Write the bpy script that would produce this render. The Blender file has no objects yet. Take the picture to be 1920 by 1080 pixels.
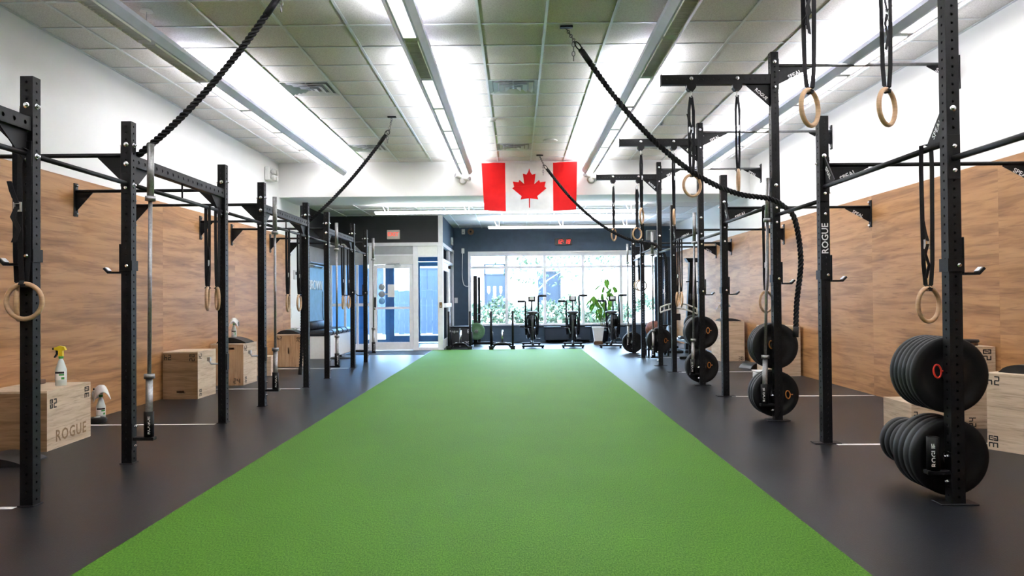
import bpy, math, random
from mathutils import Vector, Matrix

random.seed(7)
scene = bpy.context.scene
COL = scene.collection
PI = math.pi

# ------------------------------------------------------------------ camera
CAM_F, CAM_PITCH, CAM_YAW, CAM_ROLL, CAM_H = 1437.14, 0.0134, -0.0052, 0.0081, 1.2106


def cam_dir(x, y, z):
    """camera-level axes (right, forward, up) turned by roll, pitch and yaw"""
    c, s = math.cos(CAM_ROLL), math.sin(CAM_ROLL)
    x, z = c * x + s * z, -s * x + c * z
    c, s = math.cos(CAM_PITCH), math.sin(CAM_PITCH)
    y, z = c * y - s * z, s * y + c * z
    c, s = math.cos(CAM_YAW), math.sin(CAM_YAW)
    x, y = c * x + s * y, -s * x + c * y
    return Vector((x, y, z))


cam_data = bpy.data.cameras.new('camera')
cam_data.sensor_width = 36.0
cam_data.lens = CAM_F / 1920 * 36.0
cam_data.clip_start = 0.05
cam_data.clip_end = 300
cam = bpy.data.objects.new('camera', cam_data)
COL.objects.link(cam)
_r, _u, _f = cam_dir(1, 0, 0), cam_dir(0, 0, 1), cam_dir(0, 1, 0)
cam.matrix_world = Matrix(((_r.x, _u.x, -_f.x, 0), (_r.y, _u.y, -_f.y, 0), (_r.z, _u.z, -_f.z, CAM_H), (0, 0, 0, 1)))
scene.camera = cam

# ------------------------------------------------------------------ world, exposure
SKY_STRENGTH = 46.0
LAMP_UP = 33.0       # watts per metre of lit fixture, thrown up at the ceiling
LENS_GLOW = 1.3      # radiance of the lit lenses underneath
world = bpy.data.worlds.new('overcast_sky')
scene.world = world
world.use_nodes = True
wn = world.node_tree.nodes
wn['Background'].inputs['Color'].default_value = (0.50, 0.72, 1.0, 1)
wn['Background'].inputs['Strength'].default_value = SKY_STRENGTH
vs = scene.view_settings
vs.view_transform = 'Standard'
vs.look = 'None'
vs.exposure = 0.0
vs.gamma = 1.0
vs.use_curve_mapping = False
cy = scene.cycles
cy.max_bounces = 8
cy.diffuse_bounces = 5
cy.glossy_bounces = 4
cy.transmission_bounces = 6
cy.transparent_max_bounces = 12
cy.caustics_reflective = False
cy.caustics_refractive = False
cy.sample_clamp_indirect = 60.0
cy.use_denoising = True

# ------------------------------------------------------------------ room measures (metres)
XL, XR = -4.40, 4.35            # side walls
YB, YF = -3.0, 21.2             # back wall, window wall
ZC = 3.752                      # high ceiling
YH = 14.2                       # bulkhead face
ZS, ZR = 3.12, 3.17             # bulkhead underside, rear ceiling
YV = 18.0                       # front of the entrance vestibule
XV = -1.72                      # its side
PXL, PXR = -2.91, 2.54          # rows of uprights
LY = [2.723, 4.577, 5.745, 7.599, 8.767, 10.621, 11.789, 13.643, 14.811]
RY = [3.31, 4.478, 6.332, 7.5, 9.354, 10.522, 12.376, 13.544, 15.398, 16.566]


# ------------------------------------------------------------------ mesh builder
class MB:
    def __init__(self):
        self.v, self.f, self.s, self.m = [], [], [], []

    def add(self, vs_, fs_, smooth=False, mi=0):
        b = len(self.v)
        self.v.extend([tuple(p) for p in vs_])
        for f in fs_:
            self.f.append(tuple(b + i for i in f))
            self.s.append(smooth)
            self.m.append(mi)
        return self

    def box(self, x0, x1, y0, y1, z0, z1, mi=0):
        v = [(x0, y0, z0), (x1, y0, z0), (x1, y1, z0), (x0, y1, z0), (x0, y0, z1), (x1, y0, z1), (x1, y1, z1), (x0, y1, z1)]
        return self.add(v, [(0, 3, 2, 1), (4, 5, 6, 7), (0, 1, 5, 4), (1, 2, 6, 5), (2, 3, 7, 6), (3, 0, 4, 7)], False, mi)

    def bbox(self, x0, x1, y0, y1, z0, z1, b=0.004, mi=0):
        """box with chamfered vertical and horizontal edges"""
        b = min(b, (x1 - x0) / 2.2, (y1 - y0) / 2.2, (z1 - z0) / 2.2)
        rings = []
        for z, i in ((z0, b), (z0 + b, 0), (z1 - b, 0), (z1, b)):
            a0, a1, c0, c1 = x0 + i, x1 - i, y0 + i, y1 - i
            q = b if i == 0 else b * .3
            rings.append([(a0 + q, c0, z), (a1 - q, c0, z), (a1, c0 + q, z), (a1, c1 - q, z), (a1 - q, c1, z), (a0 + q, c1, z), (a0, c1 - q, z), (a0, c0 + q, z)])
        return self.rings(rings, True, True, False, mi)

    def rings(self, rings, cap0=True, cap1=True, smooth=True, mi=0, closed=False):
        n = len(rings[0])
        v = [p for r in rings for p in r]
        f = []
        R = len(rings)
        for i in range(R if closed else R - 1):
            j = (i + 1) % R
            for k in range(n):
                l = (k + 1) % n
                f.append((i * n + k, i * n + l, j * n + l, j * n + k))
        self.add(v, f, smooth, mi)
        b = len(self.v) - len(v)
        if not closed:
            if cap0:
                self.f.append(tuple(b + k for k in reversed(range(n)))); self.s.append(False); self.m.append(mi)
            if cap1:
                self.f.append(tuple(b + (R - 1) * n + k for k in range(n))); self.s.append(False); self.m.append(mi)
        return self

    def tube(self, pts, r, n=8, caps=True, mi=0, smooth=True, flat=None):
        """tube along points; r a number or a list; flat=(w,h) sweeps a rectangle"""
        pts = [Vector(p) for p in pts]
        rs = r if isinstance(r, (list, tuple)) else [r] * len(pts)
        rings = []
        d0 = (pts[1] - pts[0]).normalized()
        up = Vector((0, 0, 1)) if abs(d0.z) < .9 else Vector((1, 0, 0))
        a = d0.cross(up).normalized()
        for i, p in enumerate(pts):
            if i == 0: d = pts[1] - pts[0]
            elif i == len(pts) - 1: d = pts[-1] - pts[-2]
            else: d = (pts[i + 1] - pts[i]).normalized() + (pts[i] - pts[i - 1]).normalized()
            d.normalize()
            a = (a - d * a.dot(d))
            if a.length < 1e-6: a = d.orthogonal()
            a.normalize()
            b = d.cross(a)
            rings.append([p + (a * math.cos(2 * PI * k / n) + b * math.sin(2 * PI * k / n)) * rs[i] for k in range(n)])
        return self.rings(rings, caps, caps, smooth, mi)

    def ribbon(self, pts, wdir, w, t):
        """flat strap: rectangle of width w (along wdir) and thickness t swept along points"""
        pts = [Vector(p) for p in pts]
        wd = Vector(wdir).normalized()
        rings = []
        for i, p in enumerate(pts):
            d = (pts[min(i + 1, len(pts) - 1)] - pts[max(i - 1, 0)]).normalized()
            n = d.cross(wd).normalized()
            rings.append([p + wd * w / 2 + n * t / 2, p - wd * w / 2 + n * t / 2, p - wd * w / 2 - n * t / 2, p + wd * w / 2 - n * t / 2])
        return self.rings(rings, True, True, False)

    def cyl(self, p0, p1, r, n=12, mi=0):
        return self.tube([p0, p1], r, n, True, mi)

    def lathe(self, prof, c=(0, 0, 0), axis='z', n=24, mi=0, smooth=True, caps=True):
        rings = []
        for r, h in prof:
            ring = []
            for k in range(n):
                a = 2 * PI * k / n
                x, y = r * math.cos(a), r * math.sin(a)
                p = (x, y, h) if axis == 'z' else ((x, h, -y) if axis == 'y' else (h, x, y))
                ring.append((p[0] + c[0], p[1] + c[1], p[2] + c[2]))
            rings.append(ring)
        return self.rings(rings, caps, caps, smooth, mi)

    def prism(self, poly, vec, mi=0):
        """polygon (list of 3-D points, planar) pushed along vec"""
        n = len(poly)
        vec = Vector(vec)
        v = [Vector(p) for p in poly] + [Vector(p) + vec for p in poly]
        f = [tuple(reversed(range(n))), tuple(range(n, 2 * n))] + [(i, (i + 1) % n, n + (i + 1) % n, n + i) for i in range(n)]
        return self.add(v, f, False, mi)

    def torus(self, c, R, r, ax1, ax2, n=32, m=8, sx=1.0):
        """ring round c in the plane of ax1, ax2; sx stretches it along ax1"""
        c, a1, a2 = Vector(c), Vector(ax1).normalized(), Vector(ax2).normalized()
        nn = a1.cross(a2)
        rings = []
        for i in range(n):
            t = 2 * PI * i / n
            o = a1 * math.cos(t) * sx + a2 * math.sin(t)
            d = (a1 * math.cos(t) + a2 * math.sin(t))
            rings.append([c + o * R + d * (r * math.cos(2 * PI * k / m)) + nn * (r * math.sin(2 * PI * k / m)) for k in range(m)])
        return self.rings(rings, False, False, True, 0, closed=True)

    def frame_plate(self, outer, inner, vec):
        """plate with a hole: two loops of equal count in one plane, thickness vec"""
        n = len(outer)
        vec = Vector(vec)
        o, i = [Vector(p) for p in outer], [Vector(p) for p in inner]
        v = o + i + [p + vec for p in o] + [p + vec for p in i]
        f = []
        for k in range(n):
            l = (k + 1) % n
            f += [(k, n + k, n + l, l), (2 * n + k, 2 * n + l, 3 * n + l, 3 * n + k), (k, l, 2 * n + l, 2 * n + k), (n + k, 3 * n + k, 3 * n + l, n + l)]
        return self.add(v, f)

    def perf(self, o, u, v, n_, L, W, sp, r, depth=.005):
        """perforated face: from o along u (length L), across v (width W); holes every sp, rims pushed along -n"""
        o, u, v, n_ = Vector(o), Vector(u), Vector(v), Vector(n_)
        N = int(L / sp)
        pad = (L - N * sp) / 2
        if pad > 1e-5:
            for a, b in ((0, pad), (L - pad, L)):
                self.add([o + u * a, o + u * b, o + u * b + v * W, o + u * a + v * W], [(0, 1, 2, 3)])
        dirs = [(1, 0), (1, 1), (0, 1), (-1, 1), (-1, 0), (-1, -1), (0, -1), (1, -1)]
        for i in range(N):
            c = o + u * (pad + sp * (i + .5)) + v * (W / 2)
            vs_ = [c + u * (dx * sp / 2) + v * (dy * W / 2) for dx, dy in dirs]
            inn = [c + u * (r * math.cos(k * PI / 4)) + v * (r * math.sin(k * PI / 4)) for k in range(8)]
            dp = [p - n_ * depth for p in inn]
            f = []
            for k in range(8):
                l = (k + 1) % 8
                f += [(k, l, 8 + l, 8 + k), (8 + k, 8 + l, 16 + l, 16 + k)]
            self.add(vs_ + inn + dp, f)
        return self

    def mesh(self, name, mats, origin=(0, 0, 0)):
        me = bpy.data.meshes.new(name)
        ox, oy, oz = origin
        me.from_pydata([(x - ox, y - oy, z - oz) for x, y, z in self.v], [], self.f)
        if not isinstance(mats, (list, tuple)): mats = [mats]
        for m in mats: me.materials.append(m)
        me.polygons.foreach_set('use_smooth', self.s)
        if len(mats) > 1: me.polygons.foreach_set('material_index', self.m)
        me.update()
        return me

    def build(self, name, mats, parent=None, center=True):
        """one object; its origin is put in the middle of the mesh; coordinates are world unless the parent is turned"""
        if center:
            lo = [min(p[i] for p in self.v) for i in range(3)]
            hi = [max(p[i] for p in self.v) for i in range(3)]
            c = Vector([(a + b) / 2 for a, b in zip(lo, hi)])
        else:
            c = Vector((0, 0, 0))
        me = self.mesh(name, mats, c)
        return link(name, me, parent, c)


WLOC = {}     # world position of each object made here (parents are never turned while parts are attached in world terms)


def link(name, me, parent=None, loc=(0, 0, 0), rot=None):
    o = bpy.data.objects.new(name, me)
    COL.objects.link(o)
    loc = Vector(loc)
    if parent is not None:
        o.parent = parent
        o.location = loc - WLOC[parent.name]
    else:
        o.location = loc
    if rot is not None: o.rotation_euler = rot
    WLOC[o.name] = loc
    return o


def tag(o, label, cat, group=None):
    o['label'] = label
    o['category'] = cat
    if group: o['group'] = group
    return o


def thing(name, label, cat, loc=(0, 0, 0), group=None):
    o = bpy.data.objects.new(name, None)
    o.empty_display_size = .1
    COL.objects.link(o)
    o.location = loc
    WLOC[o.name] = Vector(loc)
    return tag(o, label, cat, group)


def struct(o):
    o['kind'] = 'structure'
    return o


def sempty(name, loc=(0, 0, 0)):
    o = bpy.data.objects.new(name, None)
    COL.objects.link(o)
    o.location = loc
    WLOC[o.name] = Vector(loc)
    return struct(o)


def copy_tree(o, parent=None):
    c = o.copy()
    COL.objects.link(c)
    c.parent = parent
    for ch in o.children: copy_tree(ch, c)
    return c


def setin(mesh_name, me, parent, origin, right, up):
    """place a flat mesh (drawn in x/y) on a plane given by right and up"""
    r, u = Vector(right).normalized(), Vector(up).normalized()
    n = r.cross(u)
    o = link(mesh_name, me, parent, origin)
    o.rotation_euler = Matrix(((r.x, u.x, n.x), (r.y, u.y, n.y), (r.z, u.z, n.z))).to_euler()
    return o


_texts = {}


def text_mesh(s, size, material, ext=.001, bold=0.0, space=1.0):
    key = (s, size, material.name, ext)
    if key in _texts: return _texts[key]
    cu = bpy.data.curves.new('lettering', 'FONT')
    cu.body = s
    cu.size = size
    cu.extrude = ext
    cu.offset = bold
    cu.space_character = space
    cu.align_x = 'CENTER'
    cu.align_y = 'CENTER'
    cu.resolution_u = 2
    t = bpy.data.objects.new('lettering_source', cu)
    COL.objects.link(t)
    bpy.context.view_layer.update()
    dg = bpy.context.evaluated_depsgraph_get()
    me = bpy.data.meshes.new_from_object(t.evaluated_get(dg))
    bpy.data.objects.remove(t)
    me.name = 'lettering'
    me.materials.clear()
    me.materials.append(material)
    _texts[key] = me
    return me


SEG = {'0': 'abcdef/', '1': 'bc', '2': 'abged', '3': 'abgcd', '4': 'fgbc', '8': 'abcdefg', 'h': 'fegc'}


def digits_mesh(s, h, material, slash=True, gap=.0, slant=0.0):
    """stencilled seven-stroke figures in the x/y plane, centred"""
    w, t = h * .56, h * .13
    b = MB()
    x = 0

    def bar(x0, x1, y0, y1):
        v = []
        for z in (0, .0015):
            v += [(x0 + slant * y0, y0, z), (x1 + slant * y0, y0, z), (x1 + slant * y1, y1, z), (x0 + slant * y1, y1, z)]
        b.add(v, [(0, 3, 2, 1), (4, 5, 6, 7), (0, 1, 5, 4), (1, 2, 6, 5), (2, 3, 7, 6), (3, 0, 4, 7)])
    for ch in s:
        if ch == ':':
            for yy in (.3, .64): bar(x + w * .1, x + w * .1 + t, h * yy, h * yy + t)
            x += w * .6
            continue
        g = h * .03 + gap
        for q in SEG[ch]:
            if q == 'a': bar(x + g, x + w - g, h - t, h)
            if q == 'd': bar(x + g, x + w - g, 0, t)
            if q == 'g': bar(x + g, x + w - g, h / 2 - t / 2, h / 2 + t / 2)
            if q == 'b': bar(x + w - t, x + w, h / 2 + g, h - g)
            if q == 'c': bar(x + w - t, x + w, g, h / 2 - g)
            if q == 'f': bar(x, x + t, h / 2 + g, h - g)
            if q == 'e': bar(x, x + t, g, h / 2 - g)
            if q == '/' and slash:
                b.prism([(x + t * 1.3, t * 1.4, 0), (x + t * 2, t * 1.4, 0), (x + w - t * 1.3, h - t * 1.4, 0), (x + w - t * 2, h - t * 1.4, 0)], (0, 0, .0015))
        x += w * 1.35
    cx = (x - w * .35) / 2
    b.v = [(p[0] - cx, p[1] - h / 2, p[2]) for p in b.v]
    return b.mesh('stencil_number', material)


# ------------------------------------------------------------------ materials
M = {}


def nodes(name):
    m = bpy.data.materials.new(name)
    m.use_nodes = True
    nt = m.node_tree
    return m, nt, nt.nodes['Principled BSDF']


def mat(key, c, rough=.5, metal=0., var=.08, scale=20., bump=0., bscale=200., spec=.5, stretch=(1, 1, 1), rvar=.0):
    m, nt, b = nodes(key)
    tc = nt.nodes.new('ShaderNodeTexCoord')
    mp = nt.nodes.new('ShaderNodeMapping')
    mp.inputs['Scale'].default_value = stretch
    nt.links.new(tc.outputs['Object'], mp.inputs['Vector'])
    nz = nt.nodes.new('ShaderNodeTexNoise')
    nz.inputs['Scale'].default_value = scale
    nz.inputs['Detail'].default_value = 3
    nt.links.new(mp.outputs['Vector'], nz.inputs['Vector'])
    cr = nt.nodes.new('ShaderNodeValToRGB')
    cr.color_ramp.elements[0].position = .3
    cr.color_ramp.elements[1].position = .7
    cr.color_ramp.elements[0].color = tuple(max(0, x * (1 - var)) for x in c) + (1,)
    cr.color_ramp.elements[1].color = tuple(min(1, x * (1 + var)) for x in c) + (1,)
    nt.links.new(nz.outputs['Fac'], cr.inputs['Fac'])
    nt.links.new(cr.outputs['Color'], b.inputs['Base Color'])
    b.inputs['Roughness'].default_value = rough
    b.inputs['Metallic'].default_value = metal
    b.inputs['Specular IOR Level'].default_value = spec
    if bump:
        n2 = nt.nodes.new('ShaderNodeTexNoise')
        n2.inputs['Scale'].default_value = bscale
        n2.inputs['Detail'].default_value = 2
        nt.links.new(mp.outputs['Vector'], n2.inputs['Vector'])
        bp = nt.nodes.new('ShaderNodeBump')
        bp.inputs['Strength'].default_value = bump
        bp.inputs['Distance'].default_value = .002
        nt.links.new(n2.outputs['Fac'], bp.inputs['Height'])
        nt.links.new(bp.outputs['Normal'], b.inputs['Normal'])
    M[key] = m
    return m


def emit(key, c, strength):
    m, nt, b = nodes(key)
    b.inputs['Base Color'].default_value = tuple(c) + (1,)
    b.inputs['Emission Color'].default_value = tuple(c) + (1,)
    b.inputs['Emission Strength'].default_value = strength
    M[key] = m
    return m


mat('black_steel', (.0075, .0075, .0085), .46, .0, .25, 60, .25, 900, .22)
mat('grey_steel', (.16, .16, .165), .38, .6, .15, 40)
mat('bar_steel', (.30, .30, .30), .38, .75, .2, 60)
mat('chrome', (.75, .76, .78), .18, 1., .05, 30)
mat('zinc', (.62, .64, .66), .32, 1., .12, 30)
mat('rubber', (.007, .007, .0075), .55, 0, .2, 30, .3, 500, .3)
mat('rubber_worn', (.014, .0145, .016), .55, 0, .25, 25, .3, 500, .35)
mat('nylon', (.016, .016, .018), .75, 0, .2, 120, .4, 800, .2)
mat('rope', (.017, .017, .019), .8, 0, .3, 150, .5, 900, .2)
mat('ring_wood', (.52, .33, .185), .45, 0, .14, 12, 0, 200, .4, (1, 1, 6))
mat('white_paint', (.80, .80, .79), .7, 0, .015, 3)
mat('white_plastic', (.80, .80, .78), .4, 0, .03, 20)
mat('off_white', (.62, .62, .61), .5, 0, .04, 10)
mat('navy_paint', (.012, .022, .040), .6, 0, .12, 6)
mat('navy_wall', (.036, .068, .112), .55, 0, .12, 6)
mat('black_paint', (.008, .009, .011), .6, 0, .15, 6)
mat('alu_frame', (.76, .76, .79), .45, 0., .05, 8)
mat('grey_panel', (.34, .35, .37), .55, .1, .06, 8)
mat('wall_daylight_blue', (.20, .38, .56), .5, 0, .1, 6)  # grey wall with the blue cast of daylight painted into its colour
mat('house_blue', (.0035, .0095, .019), .5, 0, .1, 6)
mat('frame_daylight_blue', (.20, .42, .66), .4, .1, .06, 6)  # blue of the daylight painted into the outer door frames
mat('lamp_shell', (.66, .68, .84), .5, 0., .04, 6)  # blue tint paints in daylight and offsets the green turf bounce
mat('lamp_louver', (.64, .66, .70), .5, 0., .05, 10)
mat('vent_paint', (.66, .68, .71), .45, 0, .05, 10)
mat('grid_bar', (.70, .72, .74), .45, .1, .04, 10)
mat('line_paint', (.80, .80, .78), .6, 0, .06, 30)
mat('stencil_ink', (.012, .011, .010), .7, 0, .3, 40)
mat('burn_ink', (.30, .19, .10), .8, 0, .25, 40)
mat('vinyl', (.014, .015, .018), .38, 0, .2, 15, .15, 300, .5)
mat('towel', (.80, .80, .79), .95, 0, .05, 60, .6, 300, .1)
mat('bottle', (.62, .68, .66), .35, 0, .06, 12)
mat('yellow_plastic', (.78, .58, .02), .4, 0, .05, 20)
mat('green_plastic', (.05, .30, .06), .45, 0, .1, 20)
mat('orange_metal', (.62, .22, .05), .4, .3, .1, 20)
mat('red_metal', (.75, .05, .03), .4, .2, .1, 20)
mat('white_text', (.82, .82, .82), .6, 0, .03, 20)
mat('plate_green', (.07, .16, .075), .55, 0, .3, 60)
mat('ball_leather', (.16, .045, .03), .5, 0, .4, 25)
mat('brown_plastic', (.16, .08, .04), .5, 0, .2, 20)
mat('plant_stem', (.14, .16, .06), .7, 0, .3, 10)
mat('shrub', (.028, .046, .014), .7, 0, .5, 6)
mat('bark', (.30, .27, .24), .8, 0, .3, 10)
mat('paving', (.60, .60, .60), .8, 0, .08, 3)
mat('asphalt', (.30, .31, .33), .85, 0, .15, 5)
mat('facade', (.62, .57, .52), .85, 0, .10, 2.5)
mat('soil', (.42, .37, .30), .9, 0, .3, 3)
mat('car_paint', (.62, .66, .70), .3, .2, .03, 3)
mat('mat_dark', (.022, .028, .038), .8, 0, .3, 90)
mat('clock_case', (.012, .010, .010), .4, 0, .1, 20)
mat('box_fibre', (.016, .017, .020), .6, 0, .2, 12)
mat('sign_case', (.55, .50, .44), .5, 0, .05, 12)
emit('led_red', (1.0, .035, .02), 1.7)
emit('exit_red', (1.0, .10, .06), .9)
emit('lens_lit', (1.0, .985, .95), LENS_GLOW)
emit('tube_lit', (.92, .96, 1.0), 5.0)


def ply_material(key, ca, cb, grain, sc=1.0, rough=.55, spec=.35):
    """sheet wood: long wavy grain along `grain` axis with darker streaks and a few knots; each sheet shifted by its own random"""
    m, nt, b = nodes(key)
    tc = nt.nodes.new('ShaderNodeTexCoord')
    oi = nt.nodes.new('ShaderNodeObjectInfo')
    mul = nt.nodes.new('ShaderNodeVectorMath'); mul.operation = 'SCALE'
    comb = nt.nodes.new('ShaderNodeCombineXYZ')
    for i in range(3): nt.links.new(oi.outputs['Random'], comb.inputs[i])
    nt.links.new(comb.outputs[0], mul.inputs[0]); mul.inputs['Scale'].default_value = 37.0
    add = nt.nodes.new('ShaderNodeVectorMath'); add.operation = 'ADD'
    nt.links.new(tc.outputs['Object'], add.inputs[0]); nt.links.new(mul.outputs[0], add.inputs[1])
    mp = nt.nodes.new('ShaderNodeMapping')
    st = [10 * sc, 10 * sc, 10 * sc]; st[grain] = .85 * sc
    mp.inputs['Scale'].default_value = st
    nt.links.new(add.outputs[0], mp.inputs['Vector'])
    n1 = nt.nodes.new('ShaderNodeTexNoise'); n1.inputs['Scale'].default_value = 1.0; n1.inputs['Detail'].default_value = 6; n1.inputs['Distortion'].default_value = .7; n1.inputs['Roughness'].default_value = .55
    nt.links.new(mp.outputs[0], n1.inputs['Vector'])
    cr = nt.nodes.new('ShaderNodeValToRGB')
    e = cr.color_ramp.elements
    e[0].position = .22; e[0].color = tuple(x * .62 for x in ca) + (1,)
    e[1].position = .85; e[1].color = tuple(cb) + (1,)
    k = e.new(.40); k.color = tuple(ca) + (1,)
    k = e.new(.55); k.color = tuple((p + q) / 2 for p, q in zip(ca, cb)) + (1,)
    nt.links.new(n1.outputs['Fac'], cr.inputs['Fac'])
    # thin dark streaks
    mp2 = nt.nodes.new('ShaderNodeMapping')
    st2 = [40 * sc, 40 * sc, 40 * sc]; st2[grain] = 2.2 * sc
    mp2.inputs['Scale'].default_value = st2
    nt.links.new(add.outputs[0], mp2.inputs['Vector'])
    n2 = nt.nodes.new('ShaderNodeTexNoise'); n2.inputs['Scale'].default_value = 1.0; n2.inputs['Detail'].default_value = 5; n2.inputs['Distortion'].default_value = .9
    nt.links.new(mp2.outputs[0], n2.inputs['Vector'])
    c2 = nt.nodes.new('ShaderNodeValToRGB')
    c2.color_ramp.elements[0].position = .30; c2.color_ramp.elements[0].color = (.66, .60, .55, 1)
    c2.color_ramp.elements[1].position = .46; c2.color_ramp.elements[1].color = (1, 1, 1, 1)
    nt.links.new(n2.outputs['Fac'], c2.inputs['Fac'])
    mx = nt.nodes.new('ShaderNodeMix'); mx.data_type = 'RGBA'; mx.blend_type = 'MULTIPLY'; mx.inputs[0].default_value = .8
    nt.links.new(cr.outputs[0], mx.inputs[6]); nt.links.new(c2.outputs[0], mx.inputs[7])
    hv = nt.nodes.new('ShaderNodeHueSaturation')
    mr = nt.nodes.new('ShaderNodeMapRange'); mr.inputs[3].default_value = .94; mr.inputs[4].default_value = 1.06
    nt.links.new(oi.outputs['Random'], mr.inputs[0]); nt.links.new(mr.outputs[0], hv.inputs['Value'])
    nt.links.new(mx.outputs[2], hv.inputs['Color'])
    nt.links.new(hv.outputs[0], b.inputs['Base Color'])
    b.inputs['Roughness'].default_value = rough
    b.inputs['Specular IOR Level'].default_value = spec
    M[key] = m


ply_material('wall_wood', (.345, .158, .052), (.59, .318, .130), 1, sc=1.0, rough=.48, spec=.45)
ply_material('box_ply_x', (.58, .44, .30), (.76, .62, .46), 0, sc=2.2)
ply_material('box_ply_y', (.58, .44, .30), (.76, .62, .46), 1, sc=2.2)
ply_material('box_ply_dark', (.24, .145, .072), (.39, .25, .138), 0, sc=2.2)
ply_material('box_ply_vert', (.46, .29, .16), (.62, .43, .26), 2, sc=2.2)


def rubber_floor():
    m, nt, b = nodes('floor_rubber')
    tc = nt.nodes.new('ShaderNodeTexCoord')
    big = nt.nodes.new('ShaderNodeTexNoise'); big.inputs['Scale'].default_value = 1.3; big.inputs['Detail'].default_value = 4
    nt.links.new(tc.outputs['Object'], big.inputs['Vector'])
    r1 = nt.nodes.new('ShaderNodeValToRGB')
    r1.color_ramp.elements[0].color = (.0090, .0098, .0130, 1); r1.color_ramp.elements[1].color = (.0155, .0168, .0210, 1)
    r1.color_ramp.elements[0].position = .3; r1.color_ramp.elements[1].position = .7
    nt.links.new(big.outputs['Fac'], r1.inputs['Fac'])
    vo = nt.nodes.new('ShaderNodeTexVoronoi'); vo.inputs['Scale'].default_value = 55
    nt.links.new(tc.outputs['Object'], vo.inputs['Vector'])
    r2 = nt.nodes.new('ShaderNodeValToRGB')
    r2.color_ramp.elements[0].position = .0; r2.color_ramp.elements[0].color = (.10, .10, .11, 1)
    r2.color_ramp.elements[1].position = .16; r2.color_ramp.elements[1].color = (0, 0, 0, 1)
    nt.links.new(vo.outputs['Distance'], r2.inputs['Fac'])
    ad = nt.nodes.new('ShaderNodeMix'); ad.data_type = 'RGBA'; ad.blend_type = 'ADD'; ad.inputs[0].default_value = .7
    nt.links.new(r1.outputs[0], ad.inputs[6]); nt.links.new(r2.outputs[0], ad.inputs[7])
    nt.links.new(ad.outputs[2], b.inputs['Base Color'])
    n3 = nt.nodes.new('ShaderNodeTexNoise'); n3.inputs['Scale'].default_value = 140
    nt.links.new(tc.outputs['Object'], n3.inputs['Vector'])
    bp = nt.nodes.new('ShaderNodeBump'); bp.inputs['Strength'].default_value = .35; bp.inputs['Distance'].default_value = .002
    nt.links.new(n3.outputs['Fac'], bp.inputs['Height']); nt.links.new(bp.outputs['Normal'], b.inputs['Normal'])
    b.inputs['Roughness'].default_value = .36
    b.inputs['Specular IOR Level'].default_value = .25
    M['floor_rubber'] = m


def turf():
    m, nt, b = nodes('turf_pile')
    tc = nt.nodes.new('ShaderNodeTexCoord')
    n1 = nt.nodes.new('ShaderNodeTexNoise'); n1.inputs['Scale'].default_value = 160; n1.inputs['Detail'].default_value = 3
    n2 = nt.nodes.new('ShaderNodeTexNoise'); n2.inputs['Scale'].default_value = 1.2; n2.inputs['Detail'].default_value = 3
    mp = nt.nodes.new('ShaderNodeMapping'); mp.inputs['Scale'].default_value = (1, .35, 1)
    nt.links.new(tc.outputs['Object'], mp.inputs['Vector'])
    nt.links.new(mp.outputs[0], n1.inputs['Vector']); nt.links.new(tc.outputs['Object'], n2.inputs['Vector'])
    r = nt.nodes.new('ShaderNodeValToRGB')
    r.color_ramp.elements[0].position = .32; r.color_ramp.elements[0].color = (.034, .112, .006, 1)
    r.color_ramp.elements[1].position = .68; r.color_ramp.elements[1].color = (.096, .245, .024, 1)
    nt.links.new(n1.outputs['Fac'], r.inputs['Fac'])
    hv = nt.nodes.new('ShaderNodeHueSaturation')
    mr = nt.nodes.new('ShaderNodeMapRange'); mr.inputs[3].default_value = .88; mr.inputs[4].default_value = 1.12
    nt.links.new(n2.outputs['Fac'], mr.inputs[0]); nt.links.new(mr.outputs[0], hv.inputs['Value'])
    nt.links.new(r.outputs[0], hv.inputs['Color']); nt.links.new(hv.outputs[0], b.inputs['Base Color'])
    bp = nt.nodes.new('ShaderNodeBump'); bp.inputs['Strength'].default_value = .6; bp.inputs['Distance'].default_value = .004
    nt.links.new(n1.outputs['Fac'], bp.inputs['Height']); nt.links.new(bp.outputs['Normal'], b.inputs['Normal'])
    b.inputs['Roughness'].default_value = .65
    b.inputs['Specular IOR Level'].default_value = .10
    M['turf_pile'] = m


def ceiling_tile():
    m, nt, b = nodes('ceiling_tile')
    tc = nt.nodes.new('ShaderNodeTexCoord')
    n1 = nt.nodes.new('ShaderNodeTexNoise'); n1.inputs['Scale'].default_value = 90; n1.inputs['Detail'].default_value = 4
    nt.links.new(tc.outputs['Object'], n1.inputs['Vector'])
    r = nt.nodes.new('ShaderNodeValToRGB')
    r.color_ramp.elements[0].position = .3; r.color_ramp.elements[0].color = (.58, .555, .54, 1)
    r.color_ramp.elements[1].position = .6; r.color_ramp.elements[1].color = (.76, .735, .725, 1)
    nt.links.new(n1.outputs['Fac'], r.inputs['Fac']); nt.links.new(r.outputs[0], b.inputs['Base Color'])
    bp = nt.nodes.new('ShaderNodeBump'); bp.inputs['Strength'].default_value = .3; bp.inputs['Distance'].default_value = .002
    nt.links.new(n1.outputs['Fac'], bp.inputs['Height']); nt.links.new(bp.outputs['Normal'], b.inputs['Normal'])
    b.inputs['Roughness'].default_value = .9
    b.inputs['Specular IOR Level'].default_value = .1
    M['ceiling_tile'] = m


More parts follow.
